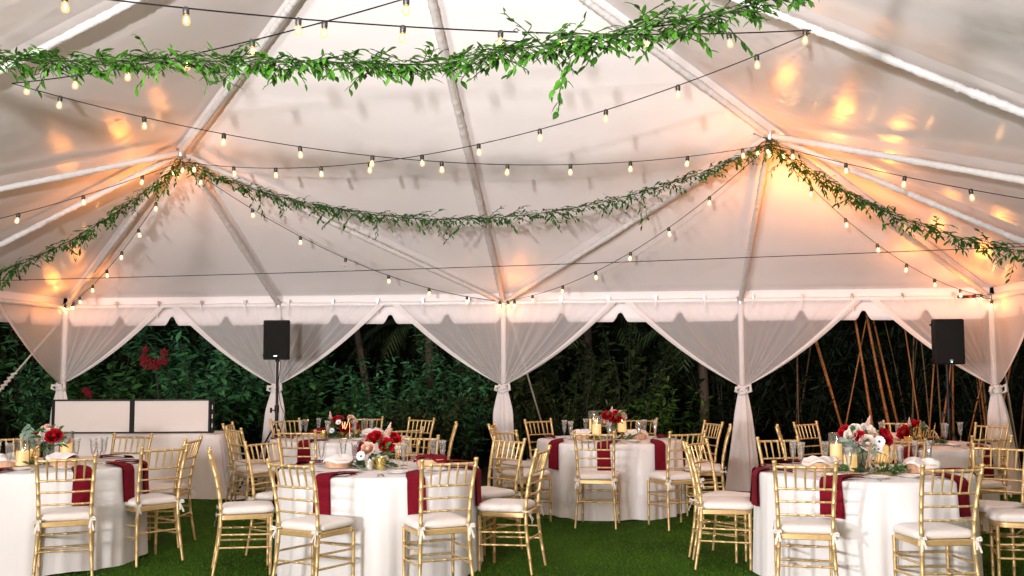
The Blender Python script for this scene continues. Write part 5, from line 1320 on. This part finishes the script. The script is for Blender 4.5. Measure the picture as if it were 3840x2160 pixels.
def palm(x, y, z, label, seed, nf=7, L=1.5):
    R = random.Random(seed); t = thing('palm', label, 'palm', (x, y, 0), 0, 'dim palms of the dark garden')
    mb = MB(); mb.tube([(0, 0, 0), (0.03, 0, z*.5), (0, 0, z)], [0.09, 0.075, 0.07], 9); mb.build('trunk', MT['bark'], t)
    for k in range(nf):
        a = 2*PI*k/nf+R.uniform(-.2, .2); pts = []
        for i in range(14):
            q = i/13; r = L*q; pts.append(Vector((r*math.cos(a)*0.9, r*math.sin(a)*0.6, z+0.55*math.sin(q*1.9)-0.9*q*q)))
        mb = MB(); mb.tube(pts, [0.012*(1-.8*i/13) for i in range(14)], 5)
        for i in range(2, 14):
            tg = (pts[i]-pts[i-1]).normalized(); sd = tg.cross(Vector((0, 0, 1))).normalized()
            for s in (-1, 1):
                for o_ in (0, .5):
                    p = pts[i].lerp(pts[i-1], o_); l = 0.42*math.sin(PI*(0.15+0.8*i/14)); e = p+sd*s*l*0.75+tg*l*0.55-Vector((0, 0, l*0.35)); wv = tg*0.018
                    mb.add([p-wv, p+wv, p.lerp(e, .5)+wv*1.1, e, p.lerp(e, .5)-wv*1.1], [(0, 1, 2, 3, 4)])
        mb.build('frond', BD, t, False)
palm(2.75, 2.9, 1.95, 'dim palm with drooping fronds between rear centre table and wide drape', 1)
palm(0.95, 3.3, 2.3, 'dim palm with hanging fronds right of the middle drape', 2)
palm(-1.6, 3.0, 2.1, 'dim palm behind the tree with the leaning trunk', 3)
def cane(a, b, r, m, label, grp, seed):
    R = random.Random(seed); A = Vector(a); B = Vector(b); L = (B-A).length; n = int(L/0.30)
    pts = []; rad = []
    side = Vector((R.uniform(-.05, .05), R.uniform(-.05, .05), 0))
    for i in range(n):
        for q, k in ((0.0, 1.0), (0.03, 1.22), (0.08, 1.0), (0.9, 0.97)):
            u = (i+q)/n; pts.append(A.lerp(B, u)+side*4*u*(1-u)); rad.append(r*k*(1-0.35*u))
    mb = MB(); mb.tube(pts, rad, 7); o = mb.build('bamboo_cane', m, None, True, 60); return tag(o, label, 'bamboo', grp)
CANES = [((4.9, 2.49, 0.0), (3.93, 2.11, 3.4), 0.022, 'first orange bamboo cane from the left, leaning beside its thinner twin'),
 ((4.96, 2.49, 0.0), (3.98, 2.11, 3.4), 0.018, 'thinner second bamboo cane from the left, close to the first'),
 ((5.1, 1.79, 0.0), (4.58, 1.46, 3.4), 0.024, 'third orange bamboo cane from left, behind the blush flowers'),
 ((5.41, 1.85, 0.0), (4.78, 1.51, 3.4), 0.026, 'thickest orange bamboo cane, behind the pointed white plume'),
 ((5.7, 2.49, 0.0), (4.96, 2.13, 3.4), 0.022, 'bamboo cane splitting rightward from the thickest cane'),
 ((5.92, 2.43, 0.0), (5.45, 2.11, 3.4), 0.014, 'thin bamboo cane right of the thickest pair'),
 ((5.9, 2.38, 0.0), (6.15, 2.14, 3.4), 0.016, 'thin bamboo cane leaning right, left of the upright bright cane'),
 ((5.97, 2.09, 0.0), (6.47, 1.89, 3.4), 0.018, 'bamboo cane leaning right just behind the upright bright cane'),
 ((6.3, 2.37, 0.0), (6.38, 2.12, 3.4), 0.02, 'upright bright bamboo cane left of the right speaker'),
 ((6.84, 2.44, 0.0), (6.42, 2.12, 3.4), 0.016, 'thin bamboo cane right below the right speaker'),
 ((7.04, 2.44, 0.0), (6.46, 2.11, 3.4), 0.018, 'bamboo cane left half of the crossing pair by the right drape'),
 ((6.68, 2.06, 0.0), (7.38, 1.87, 3.4), 0.018, 'bamboo cane right half of the crossing pair by the right drape'),
 ((4.57, 2.03, 0.0), (5.27, 1.84, 3.4), 0.014, 'short dim bamboo stub between the left canes'),
 ((6.34, 2.21, 0.0), (7.22, 2.04, 3.4), 0.013, 'slim bamboo cane leaning right toward the rightmost drape')]
for i, (a_, b_, r, label) in enumerate(CANES): cane(a_, b_, r, MT['bamboo'], label, 'orange-lit bamboo canes', i)
RR = random.Random(77)
FAINT = lambda i: 'faint dark bamboo cane standing behind the orange-lit canes'
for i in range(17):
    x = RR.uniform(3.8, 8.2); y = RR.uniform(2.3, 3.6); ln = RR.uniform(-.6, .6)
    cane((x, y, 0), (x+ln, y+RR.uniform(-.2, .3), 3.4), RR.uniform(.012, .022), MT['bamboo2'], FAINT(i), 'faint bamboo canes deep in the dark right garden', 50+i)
t = thing('bamboo_foliage', 'sparse dark bamboo leaves hanging among the canes', 'bamboo leaves', (5.8, 2.2, 0)); R = np.random.default_rng(3); n = 500
o = leaf_cloud('foliage', np.stack([R.uniform(-2.2, 2.4, n), R.uniform(-.5, 1.0, n), R.uniform(0.6, 3.4, n)], 1), R.normal(0, .6, (n, 3))+np.array([0, 0, -.8]), R.normal(0, .4, (n, 3))+np.array([0, -.6, .6]), R.uniform(.10, .2, n), MT['bush_unlit'], t, np.full(n, .5)); o['kind'] = 'stuff'

# ------------------------------------------------------------------ labels of the repeated table things
ORD = ['first', 'second', 'third', 'fourth', 'fifth', 'sixth', 'seventh', 'eighth', 'ninth', 'tenth']
TXT = dict(napkin=('burgundy napkin hanging over the edge', 'napkin', 'burgundy napkins on the table edges'), flute=('cut crystal champagne flute', 'glass', 'crystal champagne flutes'),
           plate=('small white side plate', 'plate', 'white side plates'), fork=('steel fork on white cloth', 'fork', 'forks laid on the tables'), knife=('steel knife on white cloth', 'knife', 'knives laid on the tables'),
           candle=('glowing cream candle in glass cylinder', 'candle', 'candles in glass cylinders'), cup=('gold speckled votive cup', 'cup', 'gold votive cups'),
           basket=('round splint bread basket', 'basket', 'bread baskets'), cloth=('white cloth heaped in the bread basket', 'cloth', 'cloths in the bread baskets'), cloth_red=('burgundy cloth heaped in the bread basket', 'cloth', 'cloths in the bread baskets'))
buckets = {}
for o, k, tk in REG: buckets.setdefault((k, tk), []).append(o)
for (k, tk), L in buckets.items():
    L.sort(key=lambda o: screen_x(o.location) if k != 'napkin' else screen_x(sum((Vector(v.co) for v in o.data.vertices), Vector())/len(o.data.vertices)))
    txt, cat, grp = TXT[k]
    for i, o in enumerate(L):
        if len(L) == 1: lab = '%s on the %s' % (txt, TN[tk])
        elif len(L) == 2: lab = '%s, %s one on the %s' % (txt, ('left', 'right')[i], TN[tk])
        else: lab = '%s, %s from left on the %s' % (txt, ORD[i], TN[tk])
        tag(o, lab, cat, grp)
